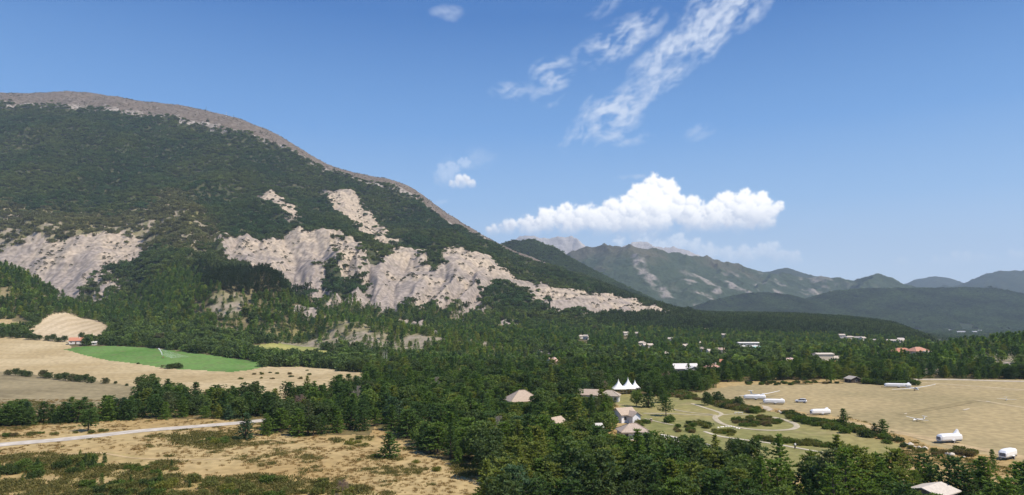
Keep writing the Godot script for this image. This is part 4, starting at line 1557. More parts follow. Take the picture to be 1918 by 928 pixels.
func build_sky() -> ImageTexture:
	heap([Vector3(-1.51, 6.96, 0.53), Vector3(-0.40, 7.23, 0.66), Vector3(1.16, 7.32, 0.79), Vector3(2.94, 7.66, 0.93), Vector3(1.82, 6.96, 0.71), Vector3(4.59, 8.09, 1.05), Vector3(4.71, 7.25, 1.06), Vector3(6.48, 7.98, 1.10), Vector3(8.24, 8.21, 1.05), Vector3(7.57, 7.26, 1.14), Vector3(9.43, 8.62, 1.04), Vector3(9.76, 7.48, 1.30), Vector3(10.65, 9.45, 1.04), Vector3(11.78, 9.93, 1.12), Vector3(10.92, 9.87, 0.86), Vector3(12.72, 9.73, 0.94), Vector3(12.22, 10.26, 0.69), Vector3(11.27, 10.29, 0.69), Vector3(11.84, 8.55, 1.38), Vector3(13.29, 8.50, 1.11), Vector3(11.90, 7.42, 1.38), Vector3(14.46, 8.29, 1.02), Vector3(14.86, 7.42, 1.19), Vector3(15.79, 8.15, 0.85), Vector3(16.95, 8.53, 0.84), Vector3(16.51, 7.45, 1.18), Vector3(17.86, 8.82, 0.75), Vector3(18.91, 9.02, 0.75), Vector3(19.86, 8.80, 0.75), Vector3(19.36, 7.91, 1.25), Vector3(20.55, 8.02, 0.66), Vector3(21.34, 8.31, 0.37), Vector3(18.33, 7.12, 1.09), Vector3(20.13, 7.21, 0.83)], Vector2(1.82, 6.61).y, 1.0, 11)
	heap([Vector3(-4.87, 10.72, 0.39), Vector3(-4.16, 10.95, 0.57), Vector3(-3.36, 10.74, 0.35)], Vector2(-4.43, 10.42).y, 0.95, 12)
	heap([Vector3(-5.77, 11.40, 0.96), Vector3(-5.11, 11.93, 0.69), Vector3(-3.99, 12.47, 0.61)], Vector2(-4.43, 10.55).y - 1.0, 0.22, 13)
	heap([Vector3(16.03, 4.91, 0.93), Vector3(17.45, 4.54, 0.84), Vector3(18.85, 4.59, 0.84), Vector3(19.85, 4.89, 0.67), Vector3(20.60, 5.12, 0.66), Vector3(21.01, 4.52, 0.74), Vector3(22.15, 4.24, 0.74), Vector3(10.17, 6.34, 0.61), Vector3(8.86, 6.01, 0.52), Vector3(13.56, 5.79, 0.86), Vector3(14.81, 5.46, 0.85), Vector3(11.24, 6.05, 0.95), Vector3(12.29, 5.60, 0.86), Vector3(29.48, 3.64, 0.54), Vector3(31.77, 3.44, 0.75), Vector3(33.04, 3.55, 0.89), Vector3(34.57, 3.34, 0.95), Vector3(36.19, 3.41, 0.86), Vector3(37.48, 3.43, 1.05)], Vector2(18.83, 3.75).y, 0.42, 14)
	for s in [[Vector2(15.23, 21.55), 6.4, 2.2, 0.62, 0.8], [Vector2(17.40, 23.08), 5.4, 2.1, 0.62, 0.85], [Vector2(19.93, 24.29), 5.0, 1.8, 0.5, 0.8], [Vector2(9.12, 22.01), 4.2, 1.6, 0.42, 0.72], [Vector2(12.63, 20.85), 2.8, 0.9, 0.6, 0.8], [Vector2(8.58, 16.47), 5.4, 1.8, 0.56, 0.72], [Vector2(11.92, 18.38), 3.6, 1.0, 0.45, 0.55],
			[Vector2(6.34, 15.27), 2.6, 1.0, 0.6, 0.6], [Vector2(8.99, 14.41), 3.0, 0.8, -0.05, 0.5], [Vector2(3.46, 19.56), 2.1, 1.5, 0.3, 0.62], [Vector2(0.05, 18.33), 2.2, 0.9, 0.0, 0.42], [Vector2(2.99, 17.89), 1.6, 0.9, 0.0, 0.4], [Vector2(-5.63, 24.16), 1.5, 0.7, 0.0, 0.32], [Vector2(15.55, 14.57), 1.6, 0.6, 0.3, 0.32], [Vector2(10.47, 11.10), 1.9, 0.4, 0.0, 0.42],
			[Vector2(8.04, 24.57), 2.0, 0.7, 0.5, 0.25], [Vector2(-3.55, 12.83), 2.6, 0.9, 0.1, 0.18], [Vector2(-5.66, 9.13), 0.9, 0.4, 0.0, 0.4]]:
		streaks.append(s)
	var full := sky_part(-45.0, 45.0, -2.0, 34.0, 1024, 410)
	# the same kind of sky goes on all round
	var g := RandomNumberGenerator.new()
	g.seed = 8
	for k in 46:
		var az := g.randf_range(55.0, 305.0)
		streaks.append([Vector2(az if az < 180.0 else az - 360.0, g.randf_range(6.0, 60.0)), g.randf_range(3.0, 9.0), g.randf_range(0.8, 2.2), g.randf_range(0.2, 0.9), g.randf_range(0.3, 0.9)])
	for k in 7:
		var az := 70.0 + 34.0 * k + g.randf_range(-9.0, 9.0)
		az = az if az < 180.0 else az - 360.0
		var lobes := []
		for j in 12:
			lobes.append(Vector3(az + g.randfn(0.0, 5.0), 7.0 + absf(g.randfn(0.0, 1.4)), g.randf_range(0.8, 1.7)))
		heap(lobes, 6.4, 1.0, 20 + k)
	var img := sky_part(-180.0, 180.0, -90.0, 90.0, 1024, 512)
	img.resize(4096, 2048, Image.INTERPOLATE_BILINEAR)
	img.blit_rect(full, Rect2i(0, 0, 1024, 410), Vector2i(2048 - 512, int((90.0 - 34.0) / 180.0 * 2048.0)))
	# azimuth 0 lies at the left edge of the panorama
	var turned := Image.create_empty(4096, 2048, false, Image.FORMAT_RGBF)
	turned.blit_rect(img, Rect2i(2048 - SKY_SHIFT, 0, 2048 + SKY_SHIFT, 2048), Vector2i(0, 0))
	turned.blit_rect(img, Rect2i(0, 0, 2048 - SKY_SHIFT, 2048), Vector2i(2048 + SKY_SHIFT, 0))
	return ImageTexture.create_from_image(turned)

const SKY_SHIFT := 0

# ---------------------------------------------------------------- the scene

func _ready() -> void:
	# camera, air and light
	var cam := Camera3D.new()
	cam.name = "camera"
	cam.position = Vector3(0, EYE, 0)
	cam.rotation = Vector3(atan(126.0 / 1296.0), 0, 0)
	cam.fov = rad_to_deg(2.0 * atan(464.0 / 1296.0))
	cam.far = 30000.0
	cam.near = 0.5
	add_child(cam)
	var env := Environment.new()
	var pano := PanoramaSkyMaterial.new()
	pano.panorama = build_sky()
	env.sky = Sky.new()
	env.sky.sky_material = pano
	env.background_mode = Environment.BG_SKY
	env.background_energy_multiplier = 0.95
	env.tonemap_mode = Environment.TONE_MAPPER_LINEAR
	env.tonemap_exposure = 1.25
	env.fog_enabled = true
	env.fog_density = 0.000066
	env.fog_light_color = Color(0.80, 0.89, 1.0)
	env.sdfgi_enabled = true
	env.ssao_enabled = true
	env.ssil_enabled = true
	var world := WorldEnvironment.new()
	world.name = "world"
	world.environment = env
	add_child(world)
	var sun := DirectionalLight3D.new()
	sun.name = "sun"
	sun.light_energy = 1.6
	sun.light_color = Color(1.0, 0.95, 0.88)
	sun.light_angular_distance = 0.5
	sun.shadow_enabled = true
	sun.transform.basis = Basis.looking_at(-Vector3(0.76, 1.12, 0.32), Vector3.UP)
	add_child(sun)
	print("sky ", Time.get_ticks_msec())

	# land
	station(-0.972, [300, 0, 420, 0, 640, 20, 850, 99.9, 950, 109.8, 1080, 95, 1350, 192.5, 1900, 466.5, 2394.7, 758.8, 2700, 884.9])
	station(-0.74, [300, 0, 420, 0, 640, 17.6, 850, 91.5, 950, 85, 1050.2, 78.1, 1350, 192.6, 1900, 466.2, 2350, 755.6, 2700, 908.8])
	station(-0.671, [300, 0, 420, 0, 631, 15.1, 850, 69.1, 921.1, 62.7, 1011.9, 50.4, 1350, 201, 1900, 461.3, 2350, 754.6, 2698.3, 911.4])
	station(-0.617, [300, 0, 420, 0, 621.3, 13.5, 792.7, 35.8, 871.7, 40, 960.3, 45.6, 1350, 200.9, 1900, 458, 2347.3, 744.3, 2687.6, 896.1])
	station(-0.555, [300, 0, 420, 0, 602, 12, 762.1, 26, 850.1, 32.1, 979.4, 50.7, 1350, 192.6, 1900, 450.3, 2330, 722.8, 2676.1, 870])
	station(-0.486, [300, 0, 411.1, 0, 562.3, 8.2, 700.5, 19, 850, 54.8, 1000, 89.8, 1350.2, 203.6, 1900, 442.4, 2327.8, 699, 2643.4, 834.4])
	station(-0.416, [300, 0, 400.1, 0, 540.1, 4.6, 700, 18.9, 880, 88.8, 950, 84, 1400, 214.7, 1900, 418.3, 2275.2, 648.3, 2593.8, 783.9])
	station(-0.354, [300, 0, 400, 0, 540, 2.5, 700, 14.9, 880, 87.4, 960, 72.1, 1400, 204.7, 1898.6, 379.9, 2247, 596, 2554.2, 713.3])
	station(-0.308, [300, 0, 400, 0, 549.2, 0.2, 700, 10.5, 851, 50.9, 950.5, 38.4, 1400, 201.5, 1850, 343, 2227.1, 540.1, 2515.2, 629.8])
	station(-0.262, [300, 0, 400, 0, 559.9, -0.9, 681.4, 10.1, 781.7, 34, 900.7, 32.2, 1400, 198.2, 1850, 322, 2198.5, 485.7, 2477.8, 562.8])
	station(-0.2, [300, 0, 400, 0, 560, -1.8, 640.6, 6.9, 740.7, 23.8, 890, 25.1, 1420.3, 183.9, 1849.9, 293.2, 2178.9, 443.1, 2448.6, 522.7])
	station(-0.146, [300, 0, 400, 0, 560, -2.7, 630.3, 4.9, 720.5, 17.5, 890, 20.1, 1440.1, 176, 1830, 265, 2149.3, 400.1, 2418.8, 478.3])
	station(-0.1, [300, 0, 400, 0, 560, -3.1, 620, 3.1, 700.3, 12.7, 890, 16.1, 1450, 177, 1830, 248.1, 2129.8, 324.2, 2379.6, 393.2])
	station(-0.046, [300, 0, 400, 0, 560, -3.9, 620, 0.7, 690, 7.2, 890, 13, 1459.9, 159.9, 1800.2, 211.2, 2100.2, 265, 2340.1, 307.6])
	station(0.001, [300, 0, 400, 0, 560, -4.4, 620, -1.7, 690, 5.5, 890, 12, 1470, 133.1, 1749.8, 170.6, 2049.7, 212.8, 2299.8, 246.8])
	station(0.07, [300, 0, 400, 0, 560, 0, 620, 1, 700.1, 3, 900, 8, 1480, 104.3, 1700.2, 130.2, 1950.3, 154.7, 2200.5, 180.2])
	station(0.132, [300, 0, 400, 0, 560, 0, 630.3, 0, 720.5, 0, 910.2, 6, 1480, 81.3, 1649.8, 91.5, 1899.8, 108.8, 2099.7, 122.9])
	station(0.186, [300, 0, 400, 0, 560, 0, 640, 0, 740, 0, 920.3, 3.9, 1469.8, 60.5, 1599.5, 65.1, 1799.3, 74.3, 1999.1, 83.2])
	station(0.236, [300, 0, 400, 0, 560, 0, 640.1, 0, 740.1, 0, 930.5, 2, 1449.5, 43.5, 1559.7, 44.1, 1749.1, 46.4, 1898.9, 50.2])
	station(0.286, [300, 0, 400, 0, 560, 0, 650, 0, 750, 0, 950, 2, 1399.2, 31.7, 1549.7, 33.6, 1698.9, 35.9, 1848.7, 37.3])
	station(0.379, [300, 0, 400, 0, 559.6, 0, 649.7, 0, 750, -0, 950, -0.1, 1350, 28.7, 1499.4, 32.5, 1599.3, 33.5, 1698.3, 33.3])
	station(0.464, [300, 0, 400, 0, 498.9, 1, 600, 1, 750, -1.1, 950, -2.1, 1349.9, 23.4, 1478.8, 25.5, 1578.9, 27.3, 1648.4, 26.9])
	station(0.541, [300, 0, 400, 0, 488.9, 1, 600, 0, 750, -2.1, 950, -5.2, 1295, 12.4, 1394, 13.8, 1494.2, 14.5, 1595.4, 13])
	station(0.587, [300, 0, 400, 0, 478.3, 1.1, 600, 1.3, 750, -4.5, 950, -8.7, 1200, -3.8, 1300, -6.2, 1400, -8.4, 1500, -10.3])
	station(0.626, [300, 0, 400, 0, 469, 3.2, 599.9, 4.5, 750, -8, 950, -15.5, 1200, -24.5, 1300, -28.5, 1400, -31.4, 1500, -34.2])
	station(0.74, [300, 0, 400, 0, 460, 5.1, 590, 11.1, 750, -3.9, 950, -20, 1200, -28, 1300, -32, 1400, -34, 1500, -36])
	station(0.997, [300, 0, 400, 0, 460, 6, 590, 14, 750, -2, 950, -20, 1200, -28, 1300, -32, 1400, -34, 1500, -36])
	lay_rows()
	lay_terrain()
	cover_land()
	build_terrain()
	print("land ", Time.get_ticks_msec(), " rows ", rows)
	ways()
	buildings()
	airfield_things()
	small_things()
	far_land()
	print("things ", Time.get_ticks_msec())
	make_kinds()
	planted()
	grass()
	grow()
	stand_all()
	print("plants ", Time.get_ticks_msec(), " asked ", asked.size())

func cover_land() -> void:
	# woods
	area(Z.TAN_FIELD, [Vector2(-159.6, -301.6), Vector2(-180.6, -344.8), Vector2(-179.1, -383.3), Vector2(-147.2, -365.8), Vector2(-114.8, -360.3), Vector2(-104.7, -383.3), Vector2(-108.6, -446.7), Vector2(-90.9, -443.4), Vector2(-75.4, -360.3), Vector2(-79.6, -328.3), Vector2(-83.8, -307.4), Vector2(-91.3, -274.2), Vector2(-113.9, -283.8), Vector2(-133.8, -280.5), Vector2(-146.3, -274.2)])
	area(Z.FOREST, [Vector2(-205.1, -215.6), Vector2(-227.7, -239), Vector2(-172.6, -237.8), Vector2(-156.9, -241.4), Vector2(-143, -248.8), Vector2(-146.3, -274.2), Vector2(-133.8, -280.5), Vector2(-113.9, -283.8), Vector2(-91.3, -274.2), Vector2(-83.8, -307.4), Vector2(-79.6, -328.3), Vector2(-76.4, -360.3), Vector2(-96.5, -488.5), Vector2(-23.2, -516.8), Vector2(50, -465.2), Vector2(37.7, -328.3), Vector2(44.6, -307.4), Vector2(38.4, -265.2), Vector2(31.2, -227.8), Vector2(26.2, -191.9), Vector2(29, -174.1), Vector2(36.6, -179.2), Vector2(42.5, -170.5), Vector2(44.7, -162.6), Vector2(44.9, -153), Vector2(51.5, -148.9), Vector2(56.1, -143.7), Vector2(69, -153), Vector2(78.2, -153), Vector2(85, -148.9), Vector2(92.2, -146.2), Vector2(95.2, -139.6), Vector2(99.7, -138.8), Vector2(119.7, -134.3), Vector2(118.3, -118.4), Vector2(66.7, -95.8), Vector2(38.4, -95.8), Vector2(10, -95.8), Vector2(-5.6, -95.8), Vector2(-7.4, -142.8), Vector2(-6.2, -153), Vector2(-10.6, -161.5), Vector2(-15.3, -170.5), Vector2(-21.6, -180.6), Vector2(-29.7, -198.1), Vector2(-44.6, -227.8), Vector2(-42.7, -210.1), Vector2(-51.1, -211.9), Vector2(-62.2, -206.5), Vector2(-74, -215.6), Vector2(-84.9, -234.4), Vector2(-102.6, -242.6), Vector2(-124.7, -242.6), Vector2(-136.6, -237.8), Vector2(-148.3, -231), Vector2(-162.8, -224.6)], 1.5)
	area(Z.HEDGE, [Vector2(-109.7, -451.5), Vector2(-88.9, -434.1), Vector2(-99.9, -487.4), Vector2(-94.4, -518.1), Vector2(-146.2, -565.3), Vector2(-172.5, -566.5), Vector2(-195.5, -557.9), Vector2(-216.6, -570.4), Vector2(-246, -597), Vector2(-312.6, -619.9), Vector2(-383.4, -668.2), Vector2(-362.5, -612), Vector2(-338.3, -582.8), Vector2(-281.5, -559), Vector2(-228.1, -534.3), Vector2(-171.3, -489.4), Vector2(-134, -489.5)], 2.0)
	area(Z.FOREST, [Vector2(-157.1, -297.9), Vector2(-169.7, -326.1), Vector2(-166.7, -332.8), Vector2(-153.7, -321.7), Vector2(-138.8, -297.9), Vector2(-128.7, -274.2), Vector2(-143.2, -271.1)], 1.5)
	area(Z.ROCKY, [Vector2(-341, -781.7), Vector2(-327.5, -796.1), Vector2(-304.9, -786), Vector2(-294, -752.1), Vector2(-304.2, -735.5), Vector2(-326.5, -749.9)], 5.0)
	area(Z.ROCKY, [Vector2(-309.1, -721.2), Vector2(-270.4, -721.3), Vector2(-239.5, -745.5), Vector2(-210, -762), Vector2(-219, -954.2), Vector2(-174.9, -953.5), Vector2(-111.6, -915.8), Vector2(-46, -761.5), Vector2(-4.7, -679.3), Vector2(25.3, -649), Vector2(49.7, -538.7), Vector2(32.9, -474.5), Vector2(8.5, -531.8), Vector2(-35.3, -585.8), Vector2(-80.5, -589.4), Vector2(-129.1, -606), Vector2(-175.5, -639.5), Vector2(-233.7, -665.5), Vector2(-276.4, -682.4), Vector2(-326.3, -740.7)], 8.0)
	area(Z.THIN, [Vector2(-1348.2, -1493.3), Vector2(-1128.8, -1510.4), Vector2(-978.4, -1496.2), Vector2(-821.9, -1509.2), Vector2(-862.9, -1675.9), Vector2(-848.5, -1725.2), Vector2(-677.3, -1501.7), Vector2(-567.7, -1331.3), Vector2(-521.4, -1162.9), Vector2(-619.6, -1213.3), Vector2(-743.1, -1349.5), Vector2(-832.4, -1324.8), Vector2(-942.6, -1268.5), Vector2(-1114, -1241.3)], 40.0)
	area(Z.ROCKY, [Vector2(216, -428.9), Vector2(261.5, -463), Vector2(322.5, -514.6), Vector2(359.5, -528.3), Vector2(392.6, -535.7), Vector2(471, -539.9), Vector2(354, -407.5), Vector2(300.9, -412), Vector2(264.5, -422.9)], 4.0)
	# bare marl
	area(Z.MARL, [Vector2(-1125.4, -1253.5), Vector2(-953.7, -1282.9), Vector2(-912.8, -1308.3), Vector2(-854.2, -1296.7), Vector2(-823.8, -1343.8), Vector2(-787.7, -1380.8), Vector2(-721.7, -1339.2), Vector2(-652, -1246.1), Vector2(-656.1, -1209.2), Vector2(-675.4, -1174.3), Vector2(-647.7, -1110.4), Vector2(-661.2, -1074), Vector2(-631.8, -1003.2), Vector2(-494.8, -765.2), Vector2(-530.3, -801.5), Vector2(-556.2, -802.1), Vector2(-613, -827.2), Vector2(-737.4, -822.9)], 14.0)
	area(Z.MARL, [Vector2(-588.7, -949), Vector2(-638.3, -1056.9), Vector2(-641.2, -1115.4), Vector2(-614.2, -1086.7), Vector2(-593.5, -1034.8), Vector2(-577.4, -973.9)], 6.0)
	area(Z.MARL, [Vector2(-537.6, -1251.6), Vector2(-569.5, -1330.7), Vector2(-579.2, -1395.2), Vector2(-544, -1375.3), Vector2(-502.7, -1351.4), Vector2(-472.6, -1385.8), Vector2(-435.5, -1404.9), Vector2(-390.4, -1439.6), Vector2(-327.3, -1365), Vector2(-268.4, -1337.7), Vector2(-237.3, -1304.6), Vector2(-230.1, -1387.3), Vector2(-182.6, -1394.5), Vector2(-124.6, -1474.8), Vector2(-84.5, -1474.1), Vector2(-10, -1431.4), Vector2(86.4, -1383.1), Vector2(189.9, -1442.1), Vector2(272.7, -1471.2), Vector2(329.8, -1389.3), Vector2(303.4, -1303.9), Vector2(271.6, -1258.7), Vector2(216.2, -1218.9), Vector2(164.2, -1180.8), Vector2(88.3, -1137.9), Vector2(35.8, -1135.8), Vector2(0.9, -1128.3), Vector2(-29.6, -1131.6), Vector2(-58.5, -1102.5), Vector2(-104.4, -1053.4), Vector2(-129.4, -1058.5), Vector2(-154.8, -1065), Vector2(-173.3, -1007.3), Vector2(-200.7, -1008.5), Vector2(-233.1, -1014.3), Vector2(-254.3, -990.7), Vector2(-275.7, -999.3), Vector2(-335.3, -1091.3), Vector2(-374.2, -1117.5), Vector2(-422.4, -1141), Vector2(-484.3, -1182.7)], 9.0)
	area(Z.MARL, [Vector2(-561.5, -1948.2), Vector2(-554.9, -2005.4), Vector2(-506, -1958.2), Vector2(-469.9, -1980.6), Vector2(-397.3, -1896.2), Vector2(-334.1, -1812.2), Vector2(-251.7, -1515.9), Vector2(-236.5, -1380.9), Vector2(-281, -1426.1), Vector2(-353.8, -1564.1), Vector2(-467.4, -1796.1)], 8.0)
	area(Z.MARL, [Vector2(-654.5, -1750.6), Vector2(-640.8, -1788.7), Vector2(-589.2, -1760.9), Vector2(-508.4, -1652.5), Vector2(-475.1, -1530.3), Vector2(-496.8, -1506.1), Vector2(-553.9, -1620), Vector2(-615.9, -1677.1)], 5.0)
	area(Z.MARL, [Vector2(-91.5, -1018.9), Vector2(-74.2, -1084.1), Vector2(-50.5, -1112), Vector2(-42, -1072.2), Vector2(-50, -1017.2), Vector2(-74.6, -981.9)], 5.0)
	area(Z.MARL, [Vector2(-248.3, -780.8), Vector2(-254.8, -830.3), Vector2(-295.7, -1028.2), Vector2(-255.2, -952.3), Vector2(-215.8, -762.2), Vector2(-235.4, -768.8)], 4.0)
	area(Z.MARL, [Vector2(-159.5, -928.1), Vector2(-149.5, -978.6), Vector2(-117, -959.2), Vector2(-81.1, -821.2), Vector2(-87.4, -718), Vector2(-110.7, -725.8)], 4.0)
	area(Z.MARL, [Vector2(-22.2, -996.6), Vector2(0.8, -1029.8), Vector2(9.8, -983.1), Vector2(-6.4, -925.8)], 4.0)
	area(Z.MARL, [Vector2(10.3, -644.7), Vector2(26.1, -670), Vector2(41.6, -598.4), Vector2(30.3, -560.1), Vector2(18.5, -592.7)], 3.0)
	# wooded gullies in the marl
	area(Z.FOREST, [Vector2(-337.8, -1229.8), Vector2(-320.3, -1228.5), Vector2(-285.3, -1158.7), Vector2(-252.7, -1097.1), Vector2(-252.8, -1063.1), Vector2(-275.3, -1061.3), Vector2(-302.7, -1130.8)], 6.0)
	area(Z.FOREST, [Vector2(-279, -1162), Vector2(-266.7, -1174.9), Vector2(-240.6, -1126.9), Vector2(-242.4, -1096.6), Vector2(-261.4, -1115.5)], 5.0)
	area(Z.FOREST, [Vector2(-280.5, -1307.4), Vector2(-266.9, -1330), Vector2(-243.8, -1276.1), Vector2(-248, -1238.7), Vector2(-266.4, -1252.2)], 5.0)
	area(Z.FOREST, [Vector2(-171.2, -1348.2), Vector2(-154.5, -1384.8), Vector2(-129.4, -1316.8), Vector2(-138.5, -1288.6), Vector2(-160.2, -1302.4)], 5.0)
	area(Z.FOREST, [Vector2(-51.3, -1130.1), Vector2(-28.1, -1254), Vector2(9, -1290.2), Vector2(29.5, -1235.8), Vector2(45.9, -1170.2), Vector2(0.9, -1128.3)], 8.0)
	area(Z.PLANTATION, [Vector2(-493.6, -1076.7), Vector2(-486.9, -1126.4), Vector2(-447.8, -1137.8), Vector2(-409.5, -1154.3), Vector2(-364.1, -1140.1), Vector2(-325.5, -1075.9), Vector2(-261, -809.7), Vector2(-293.3, -795.1), Vector2(-327.4, -789), Vector2(-370.1, -823.8)], 8.0)
	# fields
	area(Z.TAN_FIELD, [Vector2(-603.5, -625.9), Vector2(-513.5, -633.2), Vector2(-460.9, -627.7), Vector2(-429.4, -624.1), Vector2(-392.5, -611.5), Vector2(-367.2, -579.3), Vector2(-327.3, -536.4), Vector2(-230.4, -458.6), Vector2(-173.5, -438.7), Vector2(-165.8, -473.8), Vector2(-147.2, -483.7), Vector2(-121.5, -470.3), Vector2(-107.4, -442.1), Vector2(-103.1, -377.3), Vector2(-113.1, -355), Vector2(-145, -360.3), Vector2(-179.1, -383.3), Vector2(-179.3, -344.8), Vector2(-243.8, -396), Vector2(-287.8, -420.3), Vector2(-322.3, -441), Vector2(-443.4, -462)], 1.5)
	area(Z.GREEN_FIELD, [Vector2(-360.8, -561.4), Vector2(-360.3, -578.9), Vector2(-338.3, -582.8), Vector2(-281.5, -559), Vector2(-228.1, -534.3), Vector2(-190.9, -511.5), Vector2(-169.8, -490.5), Vector2(-167.6, -449.8), Vector2(-175.4, -435.2), Vector2(-215.5, -449.6), Vector2(-277.2, -491.7), Vector2(-328, -531)], 0.6)
	area(Z.DARK_FIELD, [Vector2(-443.4, -462), Vector2(-322.3, -441), Vector2(-287.8, -420.3), Vector2(-243.8, -396), Vector2(-179.5, -344.8), Vector2(-157.6, -297.9), Vector2(-152.5, -265.2), Vector2(-160.2, -246.3), Vector2(-173.4, -239), Vector2(-216.8, -227.8)], 1.0)
	area(Z.UPPER_FIELD, [Vector2(-476.8, -716), Vector2(-472.4, -751.1), Vector2(-453.1, -759.9), Vector2(-405, -703.6), Vector2(-381.4, -656.2), Vector2(-355.6, -604.4), Vector2(-366.1, -591.6), Vector2(-388.2, -604.9), Vector2(-425, -617.8), Vector2(-457.4, -652.5), Vector2(-465.2, -674.9), Vector2(-469.8, -692.7)], 0.8)
	area(Z.TAN_FIELD, [Vector2(-609.1, -684.7), Vector2(-505.8, -687.3), Vector2(-476.3, -683.1), Vector2(-464.3, -675.1), Vector2(-460.2, -656.5), Vector2(-477.4, -649.9), Vector2(-573.5, -645.9)], 1.0)
	area(Z.YELLOW_FIELD, [Vector2(-240.3, -634.6), Vector2(-221, -658.3), Vector2(-194, -660.8), Vector2(-173.6, -636.3), Vector2(-155.7, -610.5), Vector2(-145.5, -565.6), Vector2(-172.5, -566.5), Vector2(-195.5, -557.9), Vector2(-215.9, -571)], 0.8)
	area(Z.FAR_FIELD, [Vector2(46.6, -504.5), Vector2(68.7, -526.8), Vector2(90, -515.4), Vector2(85.1, -479.2), Vector2(60, -460.8), Vector2(45, -465.2)], 2.0)
	area(Z.FAR_FIELD, [Vector2(275.5, -1126.6), Vector2(318.7, -1151.6), Vector2(338.7, -1116.1), Vector2(318, -1075.3), Vector2(284.4, -1088.3)], 4.0)
	area(Z.HEDGE, [Vector2(174.4, -607.3), Vector2(248.5, -676.3), Vector2(176.1, -474.5), Vector2(137.5, -409.5), Vector2(134.2, -474.5)], 4.0)
	area(Z.FAR_FIELD, [Vector2(138.1, -1084.7), Vector2(171.6, -1112.8), Vector2(189.2, -1106.4), Vector2(156.3, -1067.1)], 4.0)
	area(Z.FAR_FIELD, [Vector2(173, -883.3), Vector2(197.7, -919.3), Vector2(203.7, -878.7), Vector2(174.6, -827.1)], 3.0)
	area(Z.YELLOW_FIELD, [Vector2(90.8, -796.6), Vector2(106.5, -814.5), Vector2(108.4, -783.6), Vector2(92.5, -761)], 2.0)
	area(Z.BARE, [Vector2(215.7, -577.9), Vector2(236.3, -572.2), Vector2(227.9, -528.7), Vector2(207.4, -488.2), Vector2(184.7, -474.2), Vector2(185.1, -504.5)], 2.0)
	area(Z.GREEN_FIELD, [Vector2(137.9, -631.5), Vector2(147.1, -623.2), Vector2(133.9, -564.2), Vector2(123.2, -551.1)], 1.0)
	# airfield and lawns
	area(Z.LAWN, [Vector2(42.2, -307.4), Vector2(49.8, -326.1), Vector2(59.7, -313.3), Vector2(64.4, -307.4), Vector2(77, -326.1), Vector2(85.8, -321.7), Vector2(90.7, -309.3), Vector2(91.7, -274.2), Vector2(99.2, -251.4), Vector2(106, -233.2), Vector2(105.3, -204.8), Vector2(109, -195), Vector2(87.3, -170.5), Vector2(77.1, -170.5), Vector2(65.2, -160.5), Vector2(61, -160.5), Vector2(59.6, -171.7), Vector2(51.1, -180.6), Vector2(40, -188.9), Vector2(35.6, -199.7), Vector2(38.9, -227.8), Vector2(43.2, -258.1), Vector2(41.1, -283.8)], 0.8)
	area(Z.AIRFIELD, [Vector2(85.8, -321.7), Vector2(95.8, -339.9), Vector2(118.1, -360.3), Vector2(142.8, -360.3), Vector2(176.9, -368.6), Vector2(201.8, -363), Vector2(225.6, -389.5), Vector2(282, -386.4), Vector2(384.9, -377.3), Vector2(165.5, -153), Vector2(124.8, -172.9), Vector2(122.5, -180.6), Vector2(117.4, -187.5), Vector2(114.8, -195), Vector2(119.1, -215.6), Vector2(118.3, -243.8), Vector2(111.2, -252.7), Vector2(104.7, -265.2), Vector2(93.8, -280.5), Vector2(90.7, -305.4)], 0.8)
	area(Z.MEADOW, [Vector2(107.7, -371.4), Vector2(152, -383.3), Vector2(187.1, -389.5), Vector2(178.3, -371.4), Vector2(143.9, -363), Vector2(117.2, -357.6), Vector2(99.1, -342.3)], 0.6)
	area(Z.MARL, [Vector2(235.6, -456.6), Vector2(255.2, -480.8), Vector2(249.3, -460), Vector2(231.7, -438.8)], 1.0)
	area(Z.MARL, [Vector2(302.2, -439), Vector2(324, -458.7), Vector2(315.3, -437.3), Vector2(297.4, -423.8)], 1.0)
	# green scrub on the meadow
	area(Z.SCRUB, [Vector2(-168.7, -177.9), Vector2(-127.5, -176.7), Vector2(-125.1, -184.6), Vector2(-111.9, -179.2), Vector2(-106.4, -186), Vector2(-93, -176.7), Vector2(-80.7, -170.5), Vector2(-77, -160.5), Vector2(-66.5, -153), Vector2(-57.8, -160.5), Vector2(-38.9, -153), Vector2(-30.8, -147.1), Vector2(-19.5, -130.8), Vector2(-14.1, -95.8), Vector2(-89.3, -95.8)], 3.0)
	area(Z.SCRUB, [Vector2(-103.6, -208.3), Vector2(-94.3, -215.6), Vector2(-83.2, -208.3), Vector2(-75.1, -191.9), Vector2(-78.4, -186), Vector2(-92.9, -195.7)], 2.0)
	area(Z.SCRUB, [Vector2(-14.3, -167), Vector2(-8.7, -168.2), Vector2(-6.5, -159.5), Vector2(-10.3, -154.5)], 1.0)
	area(Z.SCRUB, [Vector2(-52, -203.1), Vector2(-48.1, -212.8), Vector2(-40.4, -206.5), Vector2(-38.9, -191.9), Vector2(-46.5, -193.4)], 1.5)

